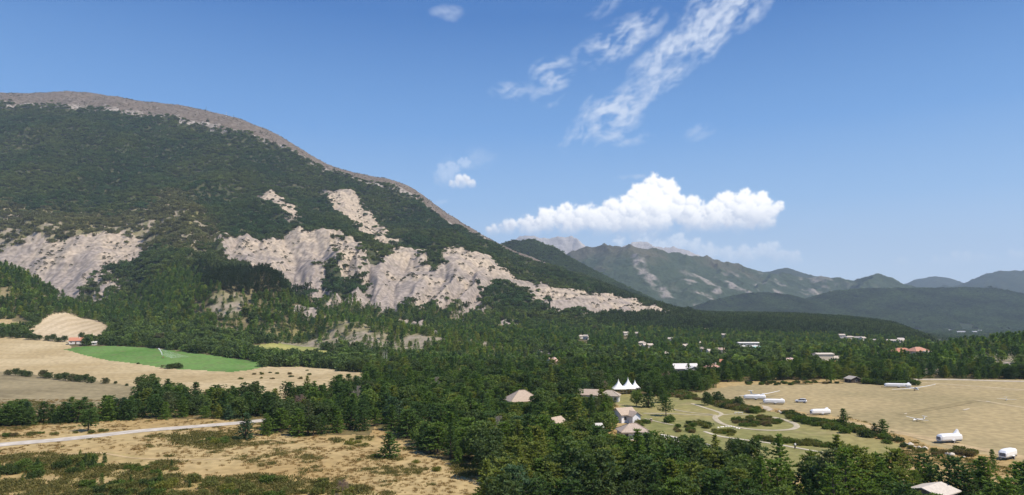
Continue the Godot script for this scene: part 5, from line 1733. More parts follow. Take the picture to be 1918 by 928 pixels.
func wood_over(called: String, label: String, s: Shape, gap: float, hue: Color, keep: float) -> void:
	# trees of a far wooded hill, one clump to each stretch of gap metres
	var kinds := []
	for k in 3:
		var c := Copies.new()
		c.mesh = far_clump(700 + k, 7, 6.5, false)
		kinds.append(c)
	var seen := {}
	rng.seed = 91
	for k in range(0, s.ix.size(), 3):
		var a := s.v[s.ix[k]]
		var b := s.v[s.ix[k + 1]]
		var c := s.v[s.ix[k + 2]]
		var many := (b - a).cross(c - a).length() * 0.5 / (gap * gap)
		var n := int(many) + (1 if rng.randf() < many - int(many) else 0)
		for j in n:
			var u := rng.randf()
			var w := rng.randf()
			if u + w > 1.0:
				u = 1.0 - u
				w = 1.0 - w
			var p := a + (b - a) * u + (c - a) * w
			if p.y < keep or s.c[s.ix[k]].r > 0.2 or room(Vector2(p.x, p.z), 9.0) < 4.0 or n_tone.get_noise_2d(p.x * 1.3, p.z * 1.3) > 0.33 and p.y < -30.0:
				continue
			var size := rng.randf_range(0.85, 1.3)
			kinds[rng.randi() % 3].put(p - Vector3(0, 1.0, 0), rng.randf() * TAU, size * 1.25, size * 1.15, hue * rng.randf_range(0.75, 1.25) * (1.0 + 0.5 * n_tone.get_noise_2d(p.x, p.z)))
	mass(called, label, kinds, leaf("leaves", Color.WHITE))

func far_land() -> void:
	var wood := func(v: Vector3, _n: Vector3) -> Color:
		return Color(0.035, 0.055, 0.028).lerp(Color(0.055, 0.07, 0.035), clampf(0.5 + n_patch.get_noise_2d(v.x, v.z), 0.0, 1.0))
	# the round wooded hill behind the mountain's shoulder
	var hill := ridge_land("hill", "round wooded hill behind the shoulder of the big mountain", [[Vector3(-356, 192, -2900), Vector3(-177.4, 277.3, -2900), Vector3(-66.3, 327.4, -2950), Vector3(14, 358.1, -3000), Vector3(95.4, 358.1, -3000), Vector3(162.4, 327.4, -2950), Vector3(260.3, 257.1, -2900), Vector3(354.3, 193.7, -2850), Vector3(433.7, 132.6, -2800), Vector3(573, 67.6, -2750), Vector3(706.6, 15.4, -2700)]], -0.16, 0.32, 2300.0, 3500.0, 150, 70, 0.62, -42.0, 14.0, wood)
	wood_over("hill_forest", "woodland on the round hill behind the mountain", hill, 9.5, Color(0.105, 0.160, 0.058), -20.0)
	# the flat-topped wooded upland on the far side of the valley
	var upland := ridge_land("upland", "long flat-topped wooded upland across the valley", [[Vector3(1612, 66.2, -3950), Vector3(1779.8, 126, -4050), Vector3(1898.5, 171.2, -4100), Vector3(2050.1, 185.6, -4150), Vector3(2398.9, 193.9, -4200), Vector3(2722.8, 197.1, -4200), Vector3(2888.7, 195.2, -4150)], [Vector3(2888.7, 195.2, -4150), Vector3(2903.9, 154, -4050), Vector3(2916.5, 138.9, -3950), Vector3(3124.9, 125.6, -3900), Vector3(3573.6, 107.7, -3900)], [Vector3(2398.9, 193.9, -4200), Vector3(2078.7, 64.3, -3700), Vector3(1775.8, -2.4, -3350)]], 0.34, 0.99, 2950.0, 4800.0, 190, 110, 0.32, -42.0, 18.0, func(v: Vector3, n: Vector3) -> Color:
		if n.y < 0.80 and n_rock.get_noise_2d(v.x, v.z) > 0.28:
			return Color(0.33, 0.30, 0.26)
		return wood.call(v, n))
	wood_over("upland_forest", "dark woodland covering the flat-topped upland", upland, 12.0, Color(0.110, 0.160, 0.070), -60.0)
	var low := ridge_land("low_hill", "low wooded hill in front of the far ridge", [[Vector3(991.8, 50.9, -3900), Vector3(1113.2, 107.7, -3900), Vector3(1327.8, 152.5, -4000), Vector3(1451.3, 161.7, -4000), Vector3(1584.7, 145, -3950), Vector3(1712.8, 95.7, -3900)]], 0.22, 0.5, 3300.0, 4400.0, 100, 50, 0.34, -42.0, 14.0, wood)
	wood_over("low_hill_forest", "woodland on the low hill before the far ridge", low, 11.0, Color(0.110, 0.160, 0.068), -34.0)
	# the long far ridge with its pale rock scars
	var rib: Array = [Vector3(839.8, 531.5, -4900), Vector3(855.4, 441.7, -4700), Vector3(844.3, 351.1, -4550), Vector3(862.4, 236.4, -4350), Vector3(917.5, 92.5, -4100)]
	ridge_land("far_ridge", "long blue-green ridge with pale rock scars beyond the valley", [
		[Vector3(212.9, 410, -5400), Vector3(373.5, 485.3, -5300), Vector3(528.1, 537.5, -5200), Vector3(676.2, 543.8, -5100), Vector3(839.8, 531.5, -4900), Vector3(934, 514.3, -5000), Vector3(1189.3, 496.1, -5100), Vector3(1493.2, 456.6, -5200), Vector3(1790, 399.6, -5250), Vector3(1991.7, 363, -5250), Vector3(2193.5, 338.7, -5250), Vector3(2412.3, 307.7, -5200), Vector3(2547.5, 293.1, -5150), Vector3(2656.1, 331, -5050), Vector3(2741.3, 319.3, -5050), Vector3(2857.3, 250.9, -5000), Vector3(2983.3, 148.6, -4900)],
		rib, [Vector3(1493.2, 456.6, -5200), Vector3(1488.2, 352.6, -4900), Vector3(1360.4, 281.5, -4700), Vector3(1210.7, 199.9, -4450), Vector3(1183.5, 74.1, -4150)], [Vector3(1991.7, 363, -5250), Vector3(1769.7, 259.4, -4850), Vector3(1536, 187.8, -4500)], [Vector3(2656.1, 331, -5050), Vector3(2366.5, 230.8, -4700), Vector3(2018.7, 129.3, -4350)], [Vector3(528.1, 537.5, -5200), Vector3(592.2, 354.2, -4700), Vector3(682.6, 184.4, -4300)]],
		0.03, 0.68, 3900.0, 5900.0, 420, 210, 0.56, -42.0, 62.0, func(v: Vector3, n: Vector3) -> Color:
		var k := Color(0.062, 0.090, 0.048).lerp(Color(0.125, 0.118, 0.075), clampf(n_tone.get_noise_2d(v.x * 0.6, v.z * 0.6) * 1.6 + (v.y - 380.0) / 260.0, 0.0, 1.0))
		k = k.lerp(Color(0.034, 0.052, 0.032), clampf(n_speck.get_noise_2d(v.x * 0.25, v.z * 0.25) * 1.4, 0.0, 0.6))
		var near_rib := 1e9
		for j in range(1, rib.size() - 1):
			var a := Vector2(rib[j].x, rib[j].z)
			var e := Vector2(rib[j + 1].x, rib[j + 1].z) - a
			var p := Vector2(v.x, v.z)
			near_rib = minf(near_rib, p.distance_to(a + e * clampf((p - a).dot(e) / e.length_squared(), 0.0, 1.0)))
		var s := v.x / -v.z
		var bare := smoothstep(0.12, 0.55, n_bump.get_noise_2d(v.x * 0.35, v.z * 0.35) + n_hill.get_noise_2d(v.x, v.z) * 0.7) * smoothstep(0.22, 0.27, s) * (1.0 - smoothstep(0.42, 0.52, s)) * (1.0 - smoothstep(260.0, 400.0, v.y)) * smoothstep(-30.0, 60.0, v.y)
		bare = maxf(bare, (1.0 - smoothstep(20.0, 60.0, near_rib)) * (0.5 + n_rock.get_noise_2d(v.x * 0.3, v.z * 0.3) * 1.5))
		return k.lerp(Color(0.34, 0.31, 0.28), clampf(bare, 0.0, 0.9)))
	ridge_land("far_peak", "small blue peak showing behind the far ridge", [[Vector3(2276.4, 455.8, -7000), Vector3(2601.7, 477.4, -7000), Vector3(2765.6, 520.8, -7000), Vector3(2925.7, 466.6, -7000), Vector3(3246.8, 390.9, -7000)]], 0.28, 0.5, 6300.0, 7400.0, 60, 30, 0.4, -42.0, 20.0, wood)
	# bare rock massif on the skyline
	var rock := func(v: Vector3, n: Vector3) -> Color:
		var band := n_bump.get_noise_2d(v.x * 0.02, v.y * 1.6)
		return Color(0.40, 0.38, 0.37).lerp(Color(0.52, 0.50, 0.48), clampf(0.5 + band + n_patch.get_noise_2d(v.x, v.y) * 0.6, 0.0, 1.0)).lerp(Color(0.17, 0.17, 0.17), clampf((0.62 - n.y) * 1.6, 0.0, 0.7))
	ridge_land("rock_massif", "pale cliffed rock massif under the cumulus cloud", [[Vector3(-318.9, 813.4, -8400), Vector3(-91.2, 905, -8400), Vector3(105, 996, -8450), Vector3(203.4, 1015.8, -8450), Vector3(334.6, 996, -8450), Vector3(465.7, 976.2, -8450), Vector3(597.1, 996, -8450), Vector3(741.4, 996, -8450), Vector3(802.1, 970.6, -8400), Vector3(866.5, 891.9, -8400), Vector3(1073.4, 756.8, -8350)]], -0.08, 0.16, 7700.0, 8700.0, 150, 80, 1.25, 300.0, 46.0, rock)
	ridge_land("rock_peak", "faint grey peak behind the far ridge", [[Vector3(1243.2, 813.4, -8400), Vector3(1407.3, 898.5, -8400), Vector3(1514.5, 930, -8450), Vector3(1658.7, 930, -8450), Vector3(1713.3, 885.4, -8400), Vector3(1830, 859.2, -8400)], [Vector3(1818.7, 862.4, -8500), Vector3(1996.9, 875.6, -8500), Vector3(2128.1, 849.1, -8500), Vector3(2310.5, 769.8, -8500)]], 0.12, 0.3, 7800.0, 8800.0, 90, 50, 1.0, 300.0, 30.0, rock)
	ridge_land("far_hill", "pale blue hill on the right of the skyline", [[Vector3(4904.2, 403.3, -8700), Vector3(5110.4, 490.5, -8700), Vector3(5313.5, 517.4, -8700), Vector3(5481, 510.7, -8700), Vector3(5591.8, 456.9, -8700), Vector3(5841.3, 369.7, -8700)]], 0.52, 0.74, 7900.0, 8950.0, 70, 40, 0.5, -42.0, 30.0, wood)
	ridge_land("far_mountain", "blue rounded mountain at the right of the skyline", [[Vector3(4154, 300.7, -6900), Vector3(4369.1, 337.9, -6900), Vector3(4529.7, 353.9, -6900), Vector3(4721.7, 439.1, -6900), Vector3(4857.1, 471.1, -6900), Vector3(5017.4, 476.5, -6900), Vector3(5177.7, 481.8, -6900), Vector3(5553.5, 513.9, -6900), Vector3(6344.2, 407.1, -6900)]], 0.56, 0.98, 5700.0, 7300.0, 100, 60, 0.5, -42.0, 40.0, wood)

func ways() -> void:
	ribbon("road", "white gravel road crossing the meadow in front of the pines", [Vector2(-163.8, -172.9), Vector2(-149, -186.8), Vector2(-142.2, -196.5), Vector2(-130.2, -205.6), Vector2(-116, -219.5), Vector2(-97.7, -231), Vector2(-90.7, -235.5), Vector2(-85.2, -240.2), Vector2(-80.6, -242.6), Vector2(-76, -251.4)], 6.5, Color(0.52, 0.48, 0.42))
	ribbon("path", "faint trodden track through the dry meadow", [Vector2(-115.8, -183.3), Vector2(-109.2, -186), Vector2(-95.7, -179.2), Vector2(-83.6, -176.7), Vector2(-71.9, -177.3)], 1.2, Color(0.47, 0.36, 0.20), 0.05)
	ribbon("road", "pale road along the far edge of the airfield", [Vector2(201.9, -389.5), Vector2(226.5, -391.1), Vector2(249.3, -389.5), Vector2(277.5, -380.3), Vector2(348, -368.6)], 7.0, Color(0.5, 0.45, 0.36))
	ribbon("path", "light taxi track in the mown airfield grass", [Vector2(216.7, -374.3), Vector2(230.4, -360.3), Vector2(246, -337.5), Vector2(268, -309.3)], 4.5, Color(0.46, 0.38, 0.24), 0.05)
	ribbon("path", "second light track below the taxi track", [Vector2(209.2, -352.4), Vector2(228.3, -344.8), Vector2(242.6, -332.8)], 2.5, Color(0.44, 0.36, 0.22), 0.04)
	ribbon("path", "short light strip in the middle of the airfield", [Vector2(196, -297.9), Vector2(198.5, -287.2), Vector2(199.3, -274.2), Vector2(205.5, -248.8)], 2.6, Color(0.45, 0.37, 0.23), 0.05)
	ribbon("path", "dark mown strip slanting over the airfield", [Vector2(140.6, -254), Vector2(158.7, -268.1), Vector2(177.9, -282.2), Vector2(195.7, -296)], 4.5, Color(0.285, 0.235, 0.125), 0.05)
	ribbon("path", "dirt track on the near side of the airfield", [Vector2(110.9, -243.8), Vector2(117.4, -221.5), Vector2(120.7, -210.1), Vector2(123.7, -195), Vector2(127.3, -187.5), Vector2(129.4, -179.2), Vector2(136.1, -165.9)], 5.0, Color(0.45, 0.35, 0.20), 0.05)
	var gravel := Color(0.47, 0.42, 0.31)
	ribbon("path", "garden path crossing the lawn to the loop", [Vector2(48.1, -258.1), Vector2(58.5, -256.7), Vector2(67.5, -254), Vector2(73.7, -254)], 1.3, gravel)
	ribbon("path", "garden path from the shrubs down to the loop", [Vector2(73, -285.5), Vector2(75, -272.6), Vector2(76.5, -263.7), Vector2(76.4, -256.7), Vector2(72.2, -248.8)], 1.5, gravel, 0.08)
	ribbon("path", "looping gravel path round the planted bed", [Vector2(73.3, -252.7), Vector2(71, -246.3), Vector2(69.7, -236.7), Vector2(70.8, -228.8), Vector2(75.9, -222.6), Vector2(81.8, -220.5), Vector2(88, -222.6), Vector2(92, -227.8), Vector2(93.8, -234.4), Vector2(93.5, -242.6), Vector2(92.1, -248.8)], 1.9, gravel, 0.09)
	ribbon("path", "thin path along the top of the planted bed", [Vector2(75.2, -254), Vector2(81.1, -256.7), Vector2(85.8, -254)], 1.0, gravel)
	ribbon("path", "upper branch of the garden path", [Vector2(61.6, -268.1), Vector2(65.4, -260.9), Vector2(72.7, -255.4)], 1.1, gravel, 0.10)
	ribbon("path", "long pale path along the foot of the lawn", [Vector2(59.6, -218.6), Vector2(62, -210.1), Vector2(67.9, -203.9), Vector2(73.4, -198.1), Vector2(78, -191.1), Vector2(81.5, -186)], 1.3, Color(0.55, 0.5, 0.4))
	ribbon("path", "short path past the stone pillar", [Vector2(46.2, -245), Vector2(50.1, -235.5), Vector2(52.9, -231)], 0.9, gravel)
	spread("yard", "pale gravel yard behind the pines below the lawn", [Vector2(44.9, -214.7), Vector2(48.1, -210.1), Vector2(53.3, -201.4), Vector2(56.3, -195), Vector2(53.2, -190.4), Vector2(49.1, -196.5), Vector2(44.7, -206.5)], Color(0.58, 0.54, 0.47))
	spread("yard", "pale gravel under the boulders at the airfield bank", [Vector2(99.8, -280.5), Vector2(101.1, -277.3), Vector2(99.8, -268.1), Vector2(96.1, -263.7), Vector2(96.8, -271.1)], Color(0.5, 0.43, 0.33))
	for k in 3:
		spread("marker_panel", ["pale ground panel in the middle of the airfield", "small pale ground panel at the end of the dark strip", "far small ground panel by the light strip"][k], [[Vector2(170.5, -266.6), Vector2(175.9, -271.1), Vector2(175.7, -269.6), Vector2(170.6, -265.2)], [Vector2(142.9, -256.7), Vector2(144.7, -258.1), Vector2(144.1, -256.7), Vector2(142.6, -255.4)], [Vector2(198.5, -294.2), Vector2(199, -292.4), Vector2(197.6, -290.7), Vector2(197, -292.4)]][k], Color(0.55, 0.49, 0.38), 0.12)

func buildings() -> void:
	var cream := Color(0.62, 0.55, 0.46)
	var white := Color(0.62, 0.60, 0.57)
	var tan := Color(0.46, 0.37, 0.29)
	var terra := Color(0.48, 0.21, 0.13)
	var pale := Color(0.52, 0.46, 0.39)
	# near houses
	house("house", "big house with a tan hip roof deep in the pine wood", "house", Vector2(3.9, -272.6), 0.35, 12.0, 9.5, 3.4, 3.6, true, cream, tan, 3, false, "", 60.0, 2.2)
	house("house", "white-walled house behind a bare tree left of the marquee", "house", Vector2(31.9, -294.2), -0.3, 8.0, 6.0, 3.2, 1.8, false, white, tan, 2, false, "", 44.0, 1.6)
	house("house", "long tan-roofed house in front of the marquee", "house", Vector2(40.9, -294.2), -0.25, 8.0, 6.0, 2.8, 1.9, true, white, Color(0.42, 0.36, 0.29), 3, false, "", 40.0, 1.6)
	house("house", "small white house with two tan gables at the lawn's edge", "house", Vector2(38, -239), 0.5, 6.0, 5.2, 3.0, 1.7, false, Color(0.76, 0.76, 0.80), tan, 2, false, "", 34.0, 1.3, 2.6)
	house("house", "low house with a tan hip roof below the lawn", "house", Vector2(35.4, -206.5), 0.1, 8.0, 6.0, 2.6, 1.9, true, white, Color(0.46, 0.38, 0.31), 3, false, "", 40.0, 1.5)
	house("house", "little tan-roofed house half hidden among the pines", "house", Vector2(13.7, -221.5), 0.9, 5.0, 4.4, 2.6, 1.4, false, white, tan, 2, false, "", 40.0, 2.0)
	house("shed", "white shed under the trees behind the little house", "shed", Vector2(24.9, -215.6), 0.2, 4.6, 3.0, 2.2, 0.8, false, white, Color(0.6, 0.58, 0.54), 2, false, "", 16.0, 1.4)
	house("house", "pale flat-gabled roof at the lower edge of the wood", "house", Vector2(79.7, -135.1), 0.62, 7.2, 6.0, 2.9, 0.9, false, Color(0.2, 0.19, 0.19), Color(0.60, 0.55, 0.48), 2, false, "", 30.0, 2.2)
	house("shed", "dark wooden shed with a pale roof at the airfield's far edge", "shed", Vector2(182, -374.3), PI * 0.5 + 0.1, 6.0, 5.4, 2.2, 1.2, false, Color(0.06, 0.045, 0.035), Color(0.5, 0.45, 0.38), 1, false, "", 24.0, 0.6)
	house("farmhouse", "white farmhouse with an orange roof at the green field's corner", "farmhouse", Vector2(-371.8, -595), 0.45, 10.0, 7.5, 3.0, 2.4, false, white, Color(0.50, 0.22, 0.135), 3, true, "", 40.0, 0.6)
	house("shed", "small white shed under trees right of the farmhouse", "shed", Vector2(-353.9, -590.9), 0.2, 4.0, 3.0, 2.3, 0.8, false, white, white, 1, false, "", 30.0, 1.0)
	house("house", "tall pink-roofed house standing above the pine wood", "house", Vector2(26.7, -467.2), 0.9, 7.0, 6.0, 5.2, 2.4, false, Color(0.66, 0.58, 0.5), Color(0.55, 0.36, 0.30), 2, true, "", 50.0, 2.0)
	house("shed", "low white shed right of the pink-roofed house", "shed", Vector2(29.1, -439.7), 0.2, 5.0, 4.0, 2.6, 0.8, false, white, Color(0.66, 0.62, 0.56), 1, false, "", 36.0, 2.2)
	house("barn", "long barn with a white metal roof beyond the marquee", "barn", Vector2(106.5, -431.7), 0.12, 15.0, 9.0, 3.4, 2.6, false, Color(0.3, 0.28, 0.26), Color(0.70, 0.68, 0.66), 4, false, "", 90.0, 1.5, 4.0)
	house("house", "pink-tiled house right of the long white barn", "house", Vector2(125.6, -439.6), 0.5, 10.0, 8.0, 3.2, 2.6, true, cream, Color(0.52, 0.30, 0.23), 3, true, "", 60.0, 3.0)
	house("house", "small orange-roofed house behind the pink-tiled house", "house", Vector2(148.1, -494.1), 0.1, 7.0, 5.0, 3.2, 1.6, false, cream, terra, 2, false, "", 60.0, 3.5)
	# works and village
	house("hall", "long white flat-roofed hall at the edge of the village", "hall", Vector2(267.9, -787.5), 0.05, 27.0, 10.0, 4.6, 0.8, false, white, Color(0.74, 0.72, 0.68), 6, false, "", 90.0, 2.0)
	house("hall", "lower white hall in front of the flat-roofed hall", "hall", Vector2(245.4, -728.1), 0.12, 22.0, 8.0, 3.4, 0.7, false, white, Color(0.76, 0.75, 0.72), 5, false, "", 90.0, 1.6)
	house("hall", "turquoise-roofed hall beside the white halls", "hall", Vector2(248.9, -706.4), 0.1, 10.0, 8.0, 3.0, 1.2, false, white, Color(0.24, 0.55, 0.50), 2, false, "", 80.0, 1.6)
	house("house", "pink house beside the bare brown yard", "house", Vector2(193.4, -493.5), 0.25, 14.0, 8.0, 3.6, 2.2, false, Color(0.68, 0.58, 0.54), Color(0.60, 0.45, 0.40), 3, true, "", 60.0, 1.6, 3.0)
	house("house", "tall cream house right of the bare brown yard", "house", Vector2(224, -503), 0.08, 12.0, 8.0, 7.0, 0.7, false, Color(0.66, 0.58, 0.46), Color(0.6, 0.54, 0.46), 3, false, "", 60.0, 3.0)
	house("house", "low orange-roofed house at the foot of the cream house", "house", Vector2(216.2, -473.4), 0.3, 9.0, 6.0, 2.8, 1.6, false, cream, terra, 2, false, "", 50.0, 3.0)
	house("house", "white cottage right of the tall cream house", "house", Vector2(242.6, -523.7), 0.2, 7.0, 5.0, 2.8, 1.4, false, white, pale, 2, false, "", 60.0, 3.0)
	house("school", "large building with linked orange roofs in the village", "building", Vector2(337.1, -604), 0.15, 20.0, 12.0, 4.0, 3.4, true, cream, terra, 5, false, "", 160.0, 1.5, 5.0)
	house("school", "second orange-roofed wing of the linked village building", "building", Vector2(347, -597.2), 0.35, 17.0, 11.0, 4.0, 3.2, true, cream, Color(0.50, 0.25, 0.17), 4, false, "", 160.0, 1.5)
	house("house", "white house right of the linked orange roofs", "house", Vector2(347.7, -582.3), 0.1, 9.0, 5.0, 3.0, 1.2, false, white, pale, 2, false, "", 80.0, 3.0)
	house("house", "white house left of the linked orange roofs", "house", Vector2(306.4, -587.5), 0.2, 10.0, 6.0, 3.0, 1.4, false, white, pale, 2, false, "", 80.0, 3.0)
	house("house", "small white house between the white house and the orange roofs", "house", Vector2(325.8, -608.6), 0.5, 5.0, 5.0, 3.4, 1.2, false, white, pale, 2, false, "", 80.0, 3.0)
	var far := [
		[1577, 634, 8, white, pale, "first white house from the left in the hillside row"], [1592, 636, 13, cream, pale, "long cream house second in the hillside row"], [1609, 637, 10, cream, Color(0.4, 0.36, 0.33), "grey-roofed house in the middle of the hillside row"], [1617, 639, 7, white, pale, "small white house in the hillside row"], [1640, 642, 9, white, Color(0.5, 0.45, 0.42), "pale house right of the hillside row"],
		[1665, 642, 12, white, pale, "long white house in the upper village"], [1676, 645, 9, white, pale, "white house below the long white village house"], [1686, 639, 10, white, Color(0.55, 0.5, 0.46), "pale house highest in the upper village"], [1690, 642, 8, cream, pale, "cream house under the highest village house"], [1686, 649, 10, white, pale, "low white house in the middle of the village"],
		[1705, 650, 8, cream, terra, "small orange-roofed house in the village"], [1724, 650, 12, white, pale, "pale house with a long roof right in the village"], [1744, 653, 7, white, pale, "tiny white house among the village trees"], [1758, 640, 9, white, Color(0.4, 0.37, 0.34), "grey-roofed house at the end of the wooded ridge"], [1765, 652, 13, cream, Color(0.5, 0.36, 0.3), "orange-grey house at the right end of the village"], [1771, 657, 10, white, pale, "white house below the orange-grey house"], [1787, 652, 9, white, pale, "tall white house at the right end of the village"],
		[1088, 635, 9, white, pale, "white house alone in the valley woods"], [1098, 637, 7, white, pale, "small white house beside the lone white house"], [1172, 629, 8, white, pale, "white house near the tan clearing in the valley"], [1192, 629, 6, white, pale, "tiny white house right of the tan clearing"], [1202, 650, 11, cream, pale, "cream house with a grey tree on the valley floor"], [1214, 652, 14, white, Color(0.6, 0.52, 0.45), "large cream farm in the valley woods"], [1257, 640, 7, white, pale, "white house in the trees above the cream farm"],
		[1284, 656, 9, white, pale, "white-gabled house on the valley floor"], [1314, 659, 10, white, Color(0.5, 0.42, 0.36), "tan-roofed house in the row before the hall"], [1330, 664, 9, white, pale, "pale house second in the row before the hall"], [1348, 664, 8, cream, Color(0.5, 0.38, 0.31), "brown-roofed house third in the row before the hall"], [1360, 661, 9, cream, Color(0.52, 0.36, 0.28), "rust-roofed house at the end of the row before the hall"], [1248, 668, 6, white, pale, "white hut beside the small green field"], [1356, 633, 7, white, pale, "lone white house under the wooded ridge"], [1312, 648, 7, white, pale, "small pale house above the row before the hall"]]
	for k in far.size():
		var f: Array = far[k]
		var at := Vector2.ZERO
		at = far_spots[k]
		var w: float = f[2] * -at.y / 1296.0 * 1.35
		house("house", f[5], "house", at, sin(k * 2.7) * 0.5, w, minf(w, 8.0) * 0.75, 3.2 if k % 3 else 4.6, 1.6, k % 4 == 1, f[3], f[4], 2, k % 3 == 0, "", 220.0, 0.0)
	# works on the far valley floor
	var works := [[1782, 621, 30.0, 20.0, Color(0.5, 0.5, 0.52), "long grey works shed on the far valley floor"], [1800, 624, 40.0, 16.0, Color(0.66, 0.66, 0.68), "pale works shed in front on the far valley floor"], [1812, 620, 50.0, 24.0, Color(0.16, 0.18, 0.24), "dark-roofed works hall on the far valley floor"], [1826, 624, 30.0, 16.0, Color(0.6, 0.6, 0.62), "light works shed right of the dark hall"], [1836, 622, 34.0, 20.0, Color(0.72, 0.72, 0.73), "white works hall at the right end of the works"]]
	for k in works.size():
		var f: Array = works[k]
		house("works_hall", f[5], "hall", works_spots[k], 0.1 * k, f[2], f[3], 6.0, 1.6, false, Color(0.55, 0.55, 0.56), f[4], 5, false, "", 420.0, 0.5)

var far_spots: Array = [Vector2(495.2, -1046.7), Vector2(501.1, -1034.2), Vector2(512.9, -1031.1), Vector2(511.4, -1015.8), Vector2(518.9, -995.9), Vector2(545, -1009), Vector2(539.6, -983.9), Vector2(582, -1046.2), Vector2(571.4, -1021.8), Vector2(520.6, -936.5), Vector2(538.8, -944.7), Vector2(568.3, -971.6), Vector2(588.4, -980.5), Vector2(1073.5, -1756), Vector2(808.5, -1312.1), Vector2(677.4, -1091.8), Vector2(943.5, -1490.6), Vector2(86.7, -877.9), Vector2(92, -865.2), Vector2(157, -962.6), Vector2(173.6, -973.2), Vector2(145.3, -782), Vector2(148.5, -761.6), Vector2(205.7, -902.4), Vector2(178.1, -717.1), Vector2(186.1, -686.1), Vector2(181.3, -639.9), Vector2(190.1, -639.9), Vector2(204.3, -666.8), Vector2(134, -607.3), Vector2(303.3, -998.1), Vector2(218.6, -809.8)]
var works_spots: Array = [Vector2(2080.5, -3299.3), Vector2(1938.4, -3008.9), Vector2(2228.3, -3409), Vector2(1998.4, -3008.9), Vector2(2147.8, -3196.4)]

func airfield_things() -> void:
	marquee("white marquee with three pointed peaks beside the lawn", Vector2(52.8, -321.7), 0.1)
	trailer("long white trailer with a fin hump at the airfield's far edge", Vector2(190.9, -347.3), PI * 0.5 - 0.2, 12.0, 0.7)
	trailer("white finned trailer leftmost of the pair among the bushes", Vector2(102.9, -297.9), PI * 0.5 - 0.2, 8.8, 0.8)
	trailer("white trailer right of the pair, in front of the glider wing", Vector2(105.7, -283.8), PI * 0.5 - 0.15, 8.2, 0.35)
	trailer("white trailer behind the bank of bushes and small pines", Vector2(111.2, -254), PI * 0.5 + 0.12, 7.2, 0.7)
	trailer("white trailer with a tall fin hump, dark door facing the wood", Vector2(123.6, -199.7), PI * 0.5 + 0.22, 7.2, 1.1, 1.18)
	trailer("white trailer without a hump, lowest on the airfield", Vector2(124.6, -177.9), PI * 0.5 + 0.6, 6.4, 0.0, 1.15)
	glider("white glider with one wing raised beside the long trailer", Vector2(192.1, -335.2), PI + 0.22, 25.0, 8.0, -0.075)
	glider("white glider half hidden behind the pair of trailers", Vector2(108.5, -307.4), -PI * 0.5 - 1.05, 26.0, 8.0, -0.03)
	glider("small white glider alone in the middle of the airfield", Vector2(137.4, -239), PI * 0.5 + 0.3, 9.0, 5.2, 0.03)
	glider("tiny white glider far out on the right of the airfield", Vector2(208.3, -296), PI * 0.5 + 1.0, 7.0, 4.4, 0.02)
	car("white estate car parked alone on the airfield grass", Vector2(118.8, -288.9), -PI * 0.5 - 0.55 + PI)
	figure("person in a white shirt walking on the long pale path", Vector2(76.2, -190.4), 0.4)

